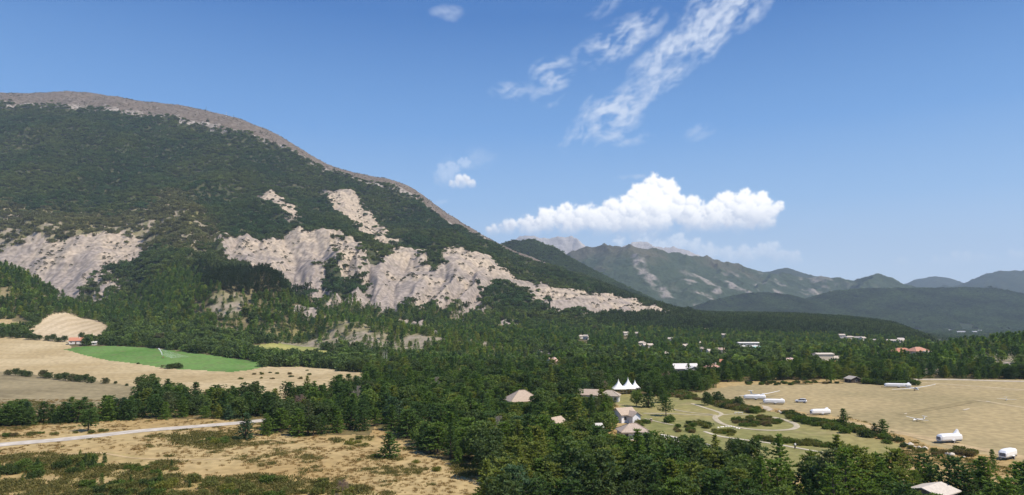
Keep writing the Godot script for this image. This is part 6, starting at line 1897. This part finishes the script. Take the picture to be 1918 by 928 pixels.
func small_things() -> void:
	# irrigation gun with its jet
	var o := thing("irrigation_gun", "irrigation gun throwing a white jet over the green field", "sprinkler", on(Vector2(-253.3, -507.4)), 0.3)
	var c := Shape.new()
	c.box(Vector3(0, 0.6, 0), Vector3(0.9, 0.16, 1.8))
	c.tube(Vector3(0, 0.6, 0), Vector3(0, 1.7, 0), 0.12, 0.1, 8)
	part("cart", c, paint("cart red", Color(0.35, 0.08, 0.05), 0.5), o)
	for x in [-0.7, 0.7]:
		wheel(o, Vector3(x, 0.45, 0.5), 0.45, 0.08)
	var gun := Shape.new()
	gun.tube(Vector3(0, 1.65, 0), Vector3(-0.8, 2.3, -0.9), 0.09, 0.05, 8)
	part("barrel", gun, paint("steel", Color(0.45, 0.45, 0.46), 0.4, 0.6), o)
	var jet := Shape.new()
	var g := RandomNumberGenerator.new()
	g.seed = 31
	var from := Vector3(-0.8, 2.3, -0.9)
	for k in 5200:
		var t := g.randf()
		var p := from + Vector3(-4.0, 7.0, -8.0) * t - Vector3(0, 2.6 * t * t, 0)
		var mist := g.randf()
		if mist < 0.75:
			var fall := pow(g.randf(), 0.8)
			p += Vector3(16.0 * fall * (0.4 + t), -p.y * fall * 0.97, 3.0 * fall) + Vector3(g.randfn(0, 0.3), 0, g.randfn(0, 0.5))
		else:
			p += Vector3(g.randfn(0, 0.12), g.randfn(0, 0.12), g.randfn(0, 0.12)) * (0.6 + t)
		spray(jet, p, Vector3(g.randfn(0, 0.3), -1, g.randfn(0, 0.3)).normalized(), 0.2 if mist < 0.75 else 0.34, 0.035 if mist < 0.75 else 0.07, Color.WHITE, g)
	part("water_jet", jet, paint("spray", Color(0.85, 0.87, 0.9), 0.4), o)
	# garden things
	var p := thing("stone_pillar", "small brown stone pillar beside the short path", "pillar", on(Vector2(46.7, -236.7)), 0.2)
	var s := Shape.new()
	s.box(Vector3(0, 0.55, 0), Vector3(0.6, 1.1, 0.5))
	part("shaft", s, paint("pillar stone", Color(0.30, 0.22, 0.16), 0.9), p)
	s = Shape.new()
	s.box(Vector3(0, 1.17, 0), Vector3(0.8, 0.14, 0.7))
	part("cap", s, paint("pillar cap", Color(0.5, 0.44, 0.36), 0.9), p)
	var b := thing("bench", "long white bench above the planted bed", "bench", on(Vector2(83.1, -258.1)), -0.05)
	s = Shape.new()
	for k in 3:
		var q := Shape.new()
		q.box(Vector3(0, 0.44, (k - 1) * 0.24), Vector3(3.2, 0.06, 0.2))
		part("plank", q, paint("white board", Color(0.78, 0.76, 0.7), 0.6), b)
	for x in [-1.3, 0.0, 1.3]:
		var q := Shape.new()
		q.box(Vector3(x, 0.2, 0), Vector3(0.12, 0.41, 0.6))
		part("leg", q, paint("white board", Color(0.78, 0.76, 0.7), 0.6), b)
	var stones: Array = [Vector2(66, -225.7), Vector2(67.2, -226.7), Vector2(68, -227.2), Vector2(69.1, -227.8), Vector2(69.9, -227.8), Vector2(70.8, -227.8), Vector2(71.3, -226.7), Vector2(71.7, -225.1), Vector2(72, -223.6), Vector2(68.5, -221.5), Vector2(69.5, -220.5)]
	for k in stones.size():
		boulder("%s small white stone from the left in the arc below the loop path" % ["first", "second", "third", "fourth", "fifth", "sixth", "seventh", "eighth", "ninth", "tenth", "eleventh"][k], stones[k], 0.34, 40 + k, Color(0.78, 0.75, 0.66), "white stones in an arc on the lawn")
	var rocks: Array = [Vector2(107.7, -203.1), Vector2(109.7, -197.3), Vector2(110.7, -196.5), Vector2(110.1, -193.4), Vector2(110.4, -191.9), Vector2(111.1, -190.4), Vector2(111.6, -186.8), Vector2(112.7, -183.3), Vector2(113, -181.9), Vector2(114.3, -179.2), Vector2(99.6, -262.3), Vector2(99.1, -258.1), Vector2(99.4, -255.4)]
	for k in rocks.size():
		var label := "pale boulder at the right end of the small dark pines"
		if k in range(1, 10):
			label = "%s pale boulder from the left along the bank below the tall-finned trailer" % ["first", "second", "third", "fourth", "fifth", "sixth", "seventh", "eighth", "ninth"][k - 1]
		elif k > 9:
			label = "%s cream boulder behind the bushes by the trailer pair" % ["left", "middle", "right"][k - 10]
		boulder(label, rocks[k], 0.38 + 0.2 * (k % 3), 60 + k, Color(0.55, 0.50, 0.42), "boulders along the airfield bank")
	# masts on the mountain's edge
	mast("thin radio mast highest up on the mountain edge", on(Vector2(-1120.8, -2471.2), -1.0), 30.0, 0.8, false)
	mast("banded white and dark radio mast on the mountain edge", on(Vector2(-1031.4, -2437), -1.0), 20.0, 1.3, true)
	mast("short dark radio mast lowest on the mountain edge", on(Vector2(-997.3, -2418.3), -1.0), 18.0, 0.9, false)

func planted() -> void:
	landmarks = [
		[Vector2(4, -277.3), "the big tan hip roof"], [Vector2(52.8, -321.7), "the white marquee"], [Vector2(38, -239), "the white gabled house"], [Vector2(35.4, -206.5), "the low hip-roofed house"], [Vector2(13.7, -221.5), "the little hidden house"], [Vector2(81.5, -138.1), "the pale roof at the bottom"],
		[Vector2(123.6, -199.7), "the tall-finned trailer"], [Vector2(124.6, -177.9), "the humpless trailer"], [Vector2(111.2, -254), "the trailer by the bushes"], [Vector2(103.9, -290.7), "the trailer pair"], [Vector2(79.6, -233.2), "the planted bed"], [Vector2(76.2, -190.4), "the person in white"], [Vector2(55.9, -258.1), "the lone lawn pine"],
		[Vector2(-133.3, -221.5), "the lone pine by the road"], [Vector2(-78.1, -206.5), "the blue-green pine at the road"], [Vector2(-30.9, -179.2), "the solitary meadow pine"], [Vector2(-140.2, -280.5), "the tall clump behind the road"], [Vector2(-50.6, -210.1), "the wood's meadow corner"], [Vector2(-6.8, -153), "the yellow grass patch"], [Vector2(7.1, -155.4), "the dead tree in the wood"], [Vector2(35, -165.9), "the wood below the yard"], [Vector2(55.6, -160.5), "the wood below the path"], [Vector2(77.3, -160.5), "the wood under the airfield bank"], [Vector2(-108.4, -160.5), "the meadow thicket"], [Vector2(-76.9, -155.4), "the meadow scrub"], [Vector2(-48.1, -153), "the scrub at the meadow's foot"], [Vector2(182, -374.3), "the dark shed"], [Vector2(-371.8, -595), "the farmhouse"], [Vector2(-217.6, -389.5), "the field trees"], [Vector2(106.5, -431.7), "the white barn"], [Vector2(17.6, -165.9), "the middle of the wood"], [Vector2(74.8, -297.9), "the lawn's upper corner"]]
	var pt := pine_tints
	var pk := pine_kinds
	stand("pine_tree", pk[3], pt[0], Vector2(-131.9, -219.5), 0.84, 1.0, "lone umbrella-shaped pine with a bare trunk beside the white road", 1.45)
	stand("pine_tree", pk[0], pt[4], Vector2(-77.3, -204.8), 1.0, 2.0, "broad blue-green pine on the meadow side of the white road", 1.55)
	stand("pine_tree", pk[0], pt[2], Vector2(-73.6, -211.9), 0.85, 0.4, "green pine at the road's end beside the blue-green pine", 1.25)
	stand("pine_tree", pk[4], pt[0], Vector2(-30.9, -179.2), 1.05, 0.9, "solitary dark pine standing out on the dry meadow", 1.75)
	stand("pine_tree", pk[3], pt[1], Vector2(55, -251.4), 0.85, 2.2, "lone dark pine on the lawn where the garden paths meet", 1.3)
	stand("shrub", bush_kinds[0], bush_tints[0], Vector2(53.2, -236.7), 1.5, 0.3, "green bush just below the lone lawn pine")
	stand("broadleaf_tree", leaf_kinds[0], leaf_tints[2], Vector2(49, -277.3), 0.85, 0.5, "bright-green leafy tree in front of the marquee's right side")
	stand("pine_tree", pk[0], pt[1], Vector2(53.2, -274.2), 1.1, 1.5, "broad dark pine right of the bright-green tree at the marquee", 1.6)
	stand("pine_tree", pk[4], pt[0], Vector2(61.6, -288.9), 1.0, 2.5, "bushy dark pine behind the lawn right of the marquee", 1.5)
	stand("broadleaf_tree", leaf_kinds[2], leaf_tints[2], Vector2(30, -219.5), 1.0, 0.2, "spreading bright-green tree left of the white gabled house")
	stand("broadleaf_tree", leaf_kinds[0], leaf_tints[0], Vector2(54.5, -174.1), 0.75, 0.2, "dark round-crowned tree beside the gravel yard")
	stand("broadleaf_tree", leaf_kinds[0], leaf_tints[0], Vector2(56.3, -172.9), 0.7, 1.2, "second dark round-crowned tree beside the gravel yard")
	stand("pine_tree", pk[0], pt[0], Vector2(108.9, -231), 0.72, 0.1, "upright dark pine on the bank behind the airfield trailer", 1.1)
	stand("pine_tree", pk[4], pt[0], Vector2(110.4, -210.1), 0.82, 1.3, "dark bushy pine at the right end of the airfield bank", 1.35)
	stand("pine_tree", pk[4], pt[1], Vector2(109, -211.9), 0.6, 0.3, "smaller dark pine left of the bank's end pine", 0.9)
	stand("pine_tree", pk[3], pt[0], Vector2(217.3, -374.3), 0.9, 0.3, "flat-topped dark tree behind the raised glider wing")
	stand("pine_tree", pk[0], pt[2], Vector2(112.6, -165.9), 0.62, 0.3, "small green pine left of the lowest trailer")
	stand("broadleaf_tree", leaf_kinds[2], leaf_tints[0], Vector2(83.6, -285.5), 0.8, 0.6, "dark leafy tree left of the trailer pair")
	stand("broadleaf_tree", leaf_kinds[0], leaf_tints[0], Vector2(78.1, -280.5), 0.72, 2.6, "grey-green leafy tree at the head of the garden path")
	stand("broadleaf_tree", leaf_kinds[2], leaf_tints[0], Vector2(88.9, -275.7), 0.66, 1.6, "dark low tree in front of the left trailer of the pair")
	var row: Array = [Vector2(-169.3, -227.8), Vector2(-169, -231), Vector2(-164.9, -228.8), Vector2(-164.9, -232.1), Vector2(-161, -229.9), Vector2(-161.1, -233.2), Vector2(-157.1, -231), Vector2(-156.9, -234.4), Vector2(-153.7, -233.2), Vector2(-153.5, -236.7), Vector2(-149.5, -234.4), Vector2(-149.2, -237.8), Vector2(-145.9, -236.7), Vector2(-145.6, -240.2), Vector2(-142.1, -239), Vector2(-141.6, -242.6), Vector2(-138.1, -241.4), Vector2(-137.4, -245), Vector2(-134, -243.8), Vector2(-133.2, -247.5)]
	rng.seed = 14
	for k in row.size():
		var size := rng.randf_range(0.72, 1.02) + 0.12 * clampf(k / 20.0, 0.0, 1.0)
		stand("pine_tree", pk[[0, 4, 2, 0, 4][k % 5]], pt[[0, 1, 0, 2, 1, 4][k % 6]], row[k] + Vector2(0, rng.randf_range(-2.0, 1.0)), size, k * 1.9, "", size * rng.randf_range(1.35, 1.75))
	# trees between the two left fields
	var spots: Array = [Vector2(-299.8, -416.6), Vector2(-292.8, -413), Vector2(-285.9, -409.5), Vector2(-280.4, -406), Vector2(-269.4, -402.6), Vector2(-264.1, -399.3), Vector2(-254.4, -392.7), Vector2(-246.1, -386.4), Vector2(-240.6, -383.3), Vector2(-235.2, -380.3), Vector2(-229.9, -377.3), Vector2(-223, -371.4), Vector2(-213.7, -368.6), Vector2(-206.7, -365.8), Vector2(-196.4, -357.6), Vector2(-184.8, -347.3)]
	var sizes := [0.75, 0.8, 0.8, 0.75, 0.85, 0.8, 0.8, 0.85, 0.9, 0.85, 0.8, 0.8, 0.7, 0.3, 0.3, 0.85]
	for k in spots.size():
		stand("broadleaf_tree", leaf_kinds[[2, 0, 2][k % 3]] if k != 15 else leaf_kinds[1], leaf_tints[0 if k % 4 else 3], spots[k], sizes[k] * 0.72, k * 1.3, "dark egg-shaped tree at the corner of the grey stubble field" if k == 15 else "single round tree right of the row between the stubble fields" if k == 12 else "", sizes[k] * (1.0 if k != 15 else 0.8))
	spots = [Vector2(-465.1, -626.9), Vector2(-457.4, -625), Vector2(-447.3, -623.6), Vector2(-443.2, -624.5), Vector2(-428.4, -617.1), Vector2(-424.2, -617.9), Vector2(-417.4, -615.6), Vector2(-408.8, -613.3), Vector2(-402.3, -610.6), Vector2(-395.7, -607.8), Vector2(-390.4, -608.2), Vector2(-391.6, -633.9), Vector2(-381.2, -627.2), Vector2(-372.4, -619.9), Vector2(-362, -612), Vector2(-354.4, -607.9)]
	for k in spots.size():
		stand("broadleaf_tree", leaf_kinds[2 if k % 2 else 0], leaf_tints[0], spots[k], 0.62 + 0.12 * (k % 3), k * 1.7, "", 0.95)
	stand("shrub", bush_kinds[1], bush_tints[2], Vector2(-221.4, -458.1), 2.4, 0.4, "dark rambling bush at the near edge of the green field", 4.2)
	stand("shrub", bush_kinds[0], bush_tints[2], Vector2(-256.3, -479.4), 0.7, 0.4, "tiny dark bush on the green field's lower edge")
	# dead trees and the felled poplars
	for q in [[Vector2(-61.2, -277.3), 0, 0.9, "bare grey dead tree standing out of the left part of the wood"], [Vector2(-80.2, -265.2), 1, 0.8, "reddish-grey dead tree above the white road's end"], [Vector2(-33.6, -307.4), 0, 1.0, "reddish dead tree high in the middle of the wood"], [Vector2(39.4, -307.4), 1, 0.95, "bare reddish tree left of the marquee"], [Vector2(12.6, -163.2), 1, 0.55, "grey fallen dead tree in the lower wood"], [Vector2(-4.3, -195.7), 0, 0.9, "pale dead tree below the big tan hip roof"], [Vector2(79.2, -360.3), 1, 0.9, "bare grey tree in front of the white barn"], [Vector2(-34.1, -142.8), 1, 0.4, "grey heap of dead branches at the meadow's foot"], [Vector2(-28.6, -380.3), 0, 0.8, "thin dead tree at the back of the wood"]]:
		clearings.append([q[0], 1.2, 9.0, 3.0])
		stand("dead_tree", dead_kinds[q[1]], ["reddish-grey" if q[1] else "grey", Color(0.30, 0.225, 0.20) if q[1] else Color(0.38, 0.345, 0.33)], q[0], q[2] * 1.25, 0.6, q[3], q[2] * 1.1)
	var o := thing("dead_poplar", "three tall bare poplar trunks at the back of the wood", "dead tree", on(Vector2(-79.1, -434.7)))
	for k in 3:
		var s := Shape.new()
		s.tube(Vector3(k * 1.1 - 1.1, 0, k % 2), Vector3(k * 1.2 - 1.2, 14.0 - absf(k - 1), k % 2), 0.24, 0.08, 6)
		for j in 9:
			s.tube(Vector3(k * 1.15 - 1.15, 5.0 + j, k % 2), Vector3(k * 1.15 - 1.15 + sin(j * 2.0) * 0.5, 6.3 + j, k % 2 + cos(j * 2.0) * 0.5), 0.05, 0.02, 4)
		part("trunk", s, paint("poplar bark", Color(0.42, 0.39, 0.35), 0.9), o)
	# shrubs
	bush_ring([Vector2(-144.6, -165.9), Vector2(-119.6, -165.9), Vector2(-117, -172.9), Vector2(-106.5, -163.2), Vector2(-101.6, -150.7), Vector2(-123.3, -142)], 3.2, 0.55, 0.7, 1.3, [0, 2, 0], 1, 0.3)
	bush_ring([Vector2(-112.9, -176.7), Vector2(-109.2, -179.2), Vector2(-99.5, -174.1), Vector2(-92.7, -160.5), Vector2(-96.2, -156.4), Vector2(-103.5, -163.2)], 2.6, 0.6, 0.6, 1.25, [0, 2, 1], 2, 0.35)
	bush_ring([Vector2(-94.8, -170.5), Vector2(-83.1, -172.9), Vector2(-75.8, -160.5), Vector2(-84.1, -157.9)], 3.0, 0.4, 0.45, 0.9, [0, 1, 0], 3, 0.2)
	bush_ring([Vector2(-92.9, -153), Vector2(-75.7, -153), Vector2(-58.1, -118.4), Vector2(-75.8, -118.4)], 2.8, 0.45, 0.6, 1.2, [0, 1, 2], 4, 0.2)
	bush_ring([Vector2(-75.7, -153), Vector2(-57.4, -156.4), Vector2(-36.6, -153), Vector2(-32.3, -144.1), Vector2(-22.8, -118.4), Vector2(-58.1, -118.4)], 3.0, 0.38, 0.5, 1.1, [1, 4, 0, 1], 5, 0.14)
	bush_ring([Vector2(-101.2, -206.5), Vector2(-93.5, -213.8), Vector2(-83.3, -206.5), Vector2(-75.9, -190.4), Vector2(-80.4, -187.5), Vector2(-95.5, -198.1)], 3.4, 0.3, 0.4, 0.9, [0, 1, 4], 6)
	bush_ring([Vector2(-86.5, -201.4), Vector2(-81.8, -203.1), Vector2(-77.4, -193.4), Vector2(-81.5, -191.9)], 2.0, 0.7, 0.6, 1.0, [0, 4], 7)
	bush_ring([Vector2(-51.5, -201.4), Vector2(-47.4, -210.1), Vector2(-40, -204.8), Vector2(-39.2, -193.4), Vector2(-46.5, -193.4)], 2.6, 0.4, 0.35, 0.7, [4, 1], 8)
	bush_ring([Vector2(-37.4, -184.6), Vector2(-26.5, -176.7), Vector2(-6.9, -155.4), Vector2(-9.1, -153), Vector2(-19.8, -165.9), Vector2(-34.4, -176.7)], 3.5, 0.25, 0.3, 0.7, [4, 1, 3], 9)
	bush_ring([Vector2(-154.2, -212.8), Vector2(-125.9, -219.5), Vector2(-111.4, -223.6), Vector2(-81.7, -225.7), Vector2(-80.2, -221.5), Vector2(-108.8, -218.6), Vector2(-123.7, -215.6), Vector2(-149.5, -206.5)], 3.5, 0.3, 0.4, 0.8, [0, 1, 3], 10)
	# the garden
	bush_ring([Vector2(74.2, -241.4), Vector2(84, -251.4), Vector2(93.5, -251.4), Vector2(93.3, -241.4), Vector2(85.4, -229.9), Vector2(78.7, -225.7), Vector2(74.1, -229.9)], 2.1, 0.52, 0.45, 0.95, [0, 1, 3, 2], 11)
	bush_ring([Vector2(71.7, -208.3), Vector2(79.8, -203.1), Vector2(86.8, -198.1), Vector2(92, -190.4), Vector2(89.9, -186), Vector2(83.3, -193.4), Vector2(76.1, -197.3), Vector2(69.9, -203.1)], 1.9, 0.75, 0.5, 0.9, [1, 0, 1], 12)
	bush_ring([Vector2(63.8, -221.5), Vector2(68.6, -215.6), Vector2(66, -210.1), Vector2(61.7, -215.6)], 1.7, 0.75, 0.5, 0.9, [1, 4, 0], 13)
	bush_ring([Vector2(59, -239), Vector2(65.4, -234.4), Vector2(62.7, -223.6), Vector2(57, -227.8)], 2.2, 0.6, 0.5, 1.0, [0, 2, 1], 14)
	bush_ring([Vector2(52.2, -227.8), Vector2(59, -225.7), Vector2(55.4, -211.9), Vector2(50.3, -215.6)], 2.4, 0.5, 0.5, 0.9, [1, 0, 3], 15)
	bush_ring([Vector2(41, -245), Vector2(46.3, -239), Vector2(45.8, -227.8), Vector2(38.7, -221.5)], 2.2, 0.6, 0.6, 1.1, [0, 1], 16)
	bush_ring([Vector2(66, -309.3), Vector2(79.4, -330.6), Vector2(82.2, -317.5), Vector2(82.6, -301.6), Vector2(75.2, -290.7), Vector2(71.2, -301.6)], 2.6, 0.6, 0.7, 1.3, [0, 1, 3], 17)
	bush_ring([Vector2(84.3, -309.3), Vector2(88.4, -297.9), Vector2(90.6, -280.5), Vector2(94.6, -265.2), Vector2(89.6, -256.7), Vector2(83.5, -268.1), Vector2(79.9, -283.8)], 2.3, 0.7, 0.7, 1.4, [0, 2, 1, 3], 18)
	bush_ring([Vector2(100.4, -259.5), Vector2(105.4, -243.8), Vector2(108.7, -227.8), Vector2(109.6, -210.1), Vector2(110.8, -198.1), Vector2(106, -195), Vector2(103.1, -206.5), Vector2(100.6, -221.5), Vector2(95.2, -241.4)], 2.2, 0.72, 0.7, 1.3, [2, 0, 0, 1], 19)
	bush_ring([Vector2(110.2, -199.7), Vector2(113.2, -187.5), Vector2(114.4, -180.6), Vector2(109.2, -176.7), Vector2(104.7, -187.5)], 2.4, 0.4, 0.5, 0.9, [1, 3, 2], 20)
	bush_ring([Vector2(119.3, -190.4), Vector2(122.1, -186), Vector2(117.3, -179.2), Vector2(115.4, -183.3)], 2.0, 0.7, 0.6, 1.0, [1, 3], 21)
	bush_ring([Vector2(186.8, -371.4), Vector2(212.7, -377.3), Vector2(208.5, -360.3), Vector2(183.8, -355)], 3.0, 0.8, 1.0, 2.0, [2, 0], 22)
	bush_ring([Vector2(124.6, -371.4), Vector2(155.3, -377.3), Vector2(178.3, -377.3), Vector2(172.8, -365.8), Vector2(119, -355)], 4.0, 0.4, 0.6, 1.0, [0, 2, 3], 23)
	bush_ring([Vector2(-163.2, -429.2), Vector2(-138.7, -456.2), Vector2(-114, -441.6), Vector2(-118.3, -389.5), Vector2(-150.9, -389.5)], 6.0, 0.3, 0.4, 0.9, [2, 3, 1], 24)
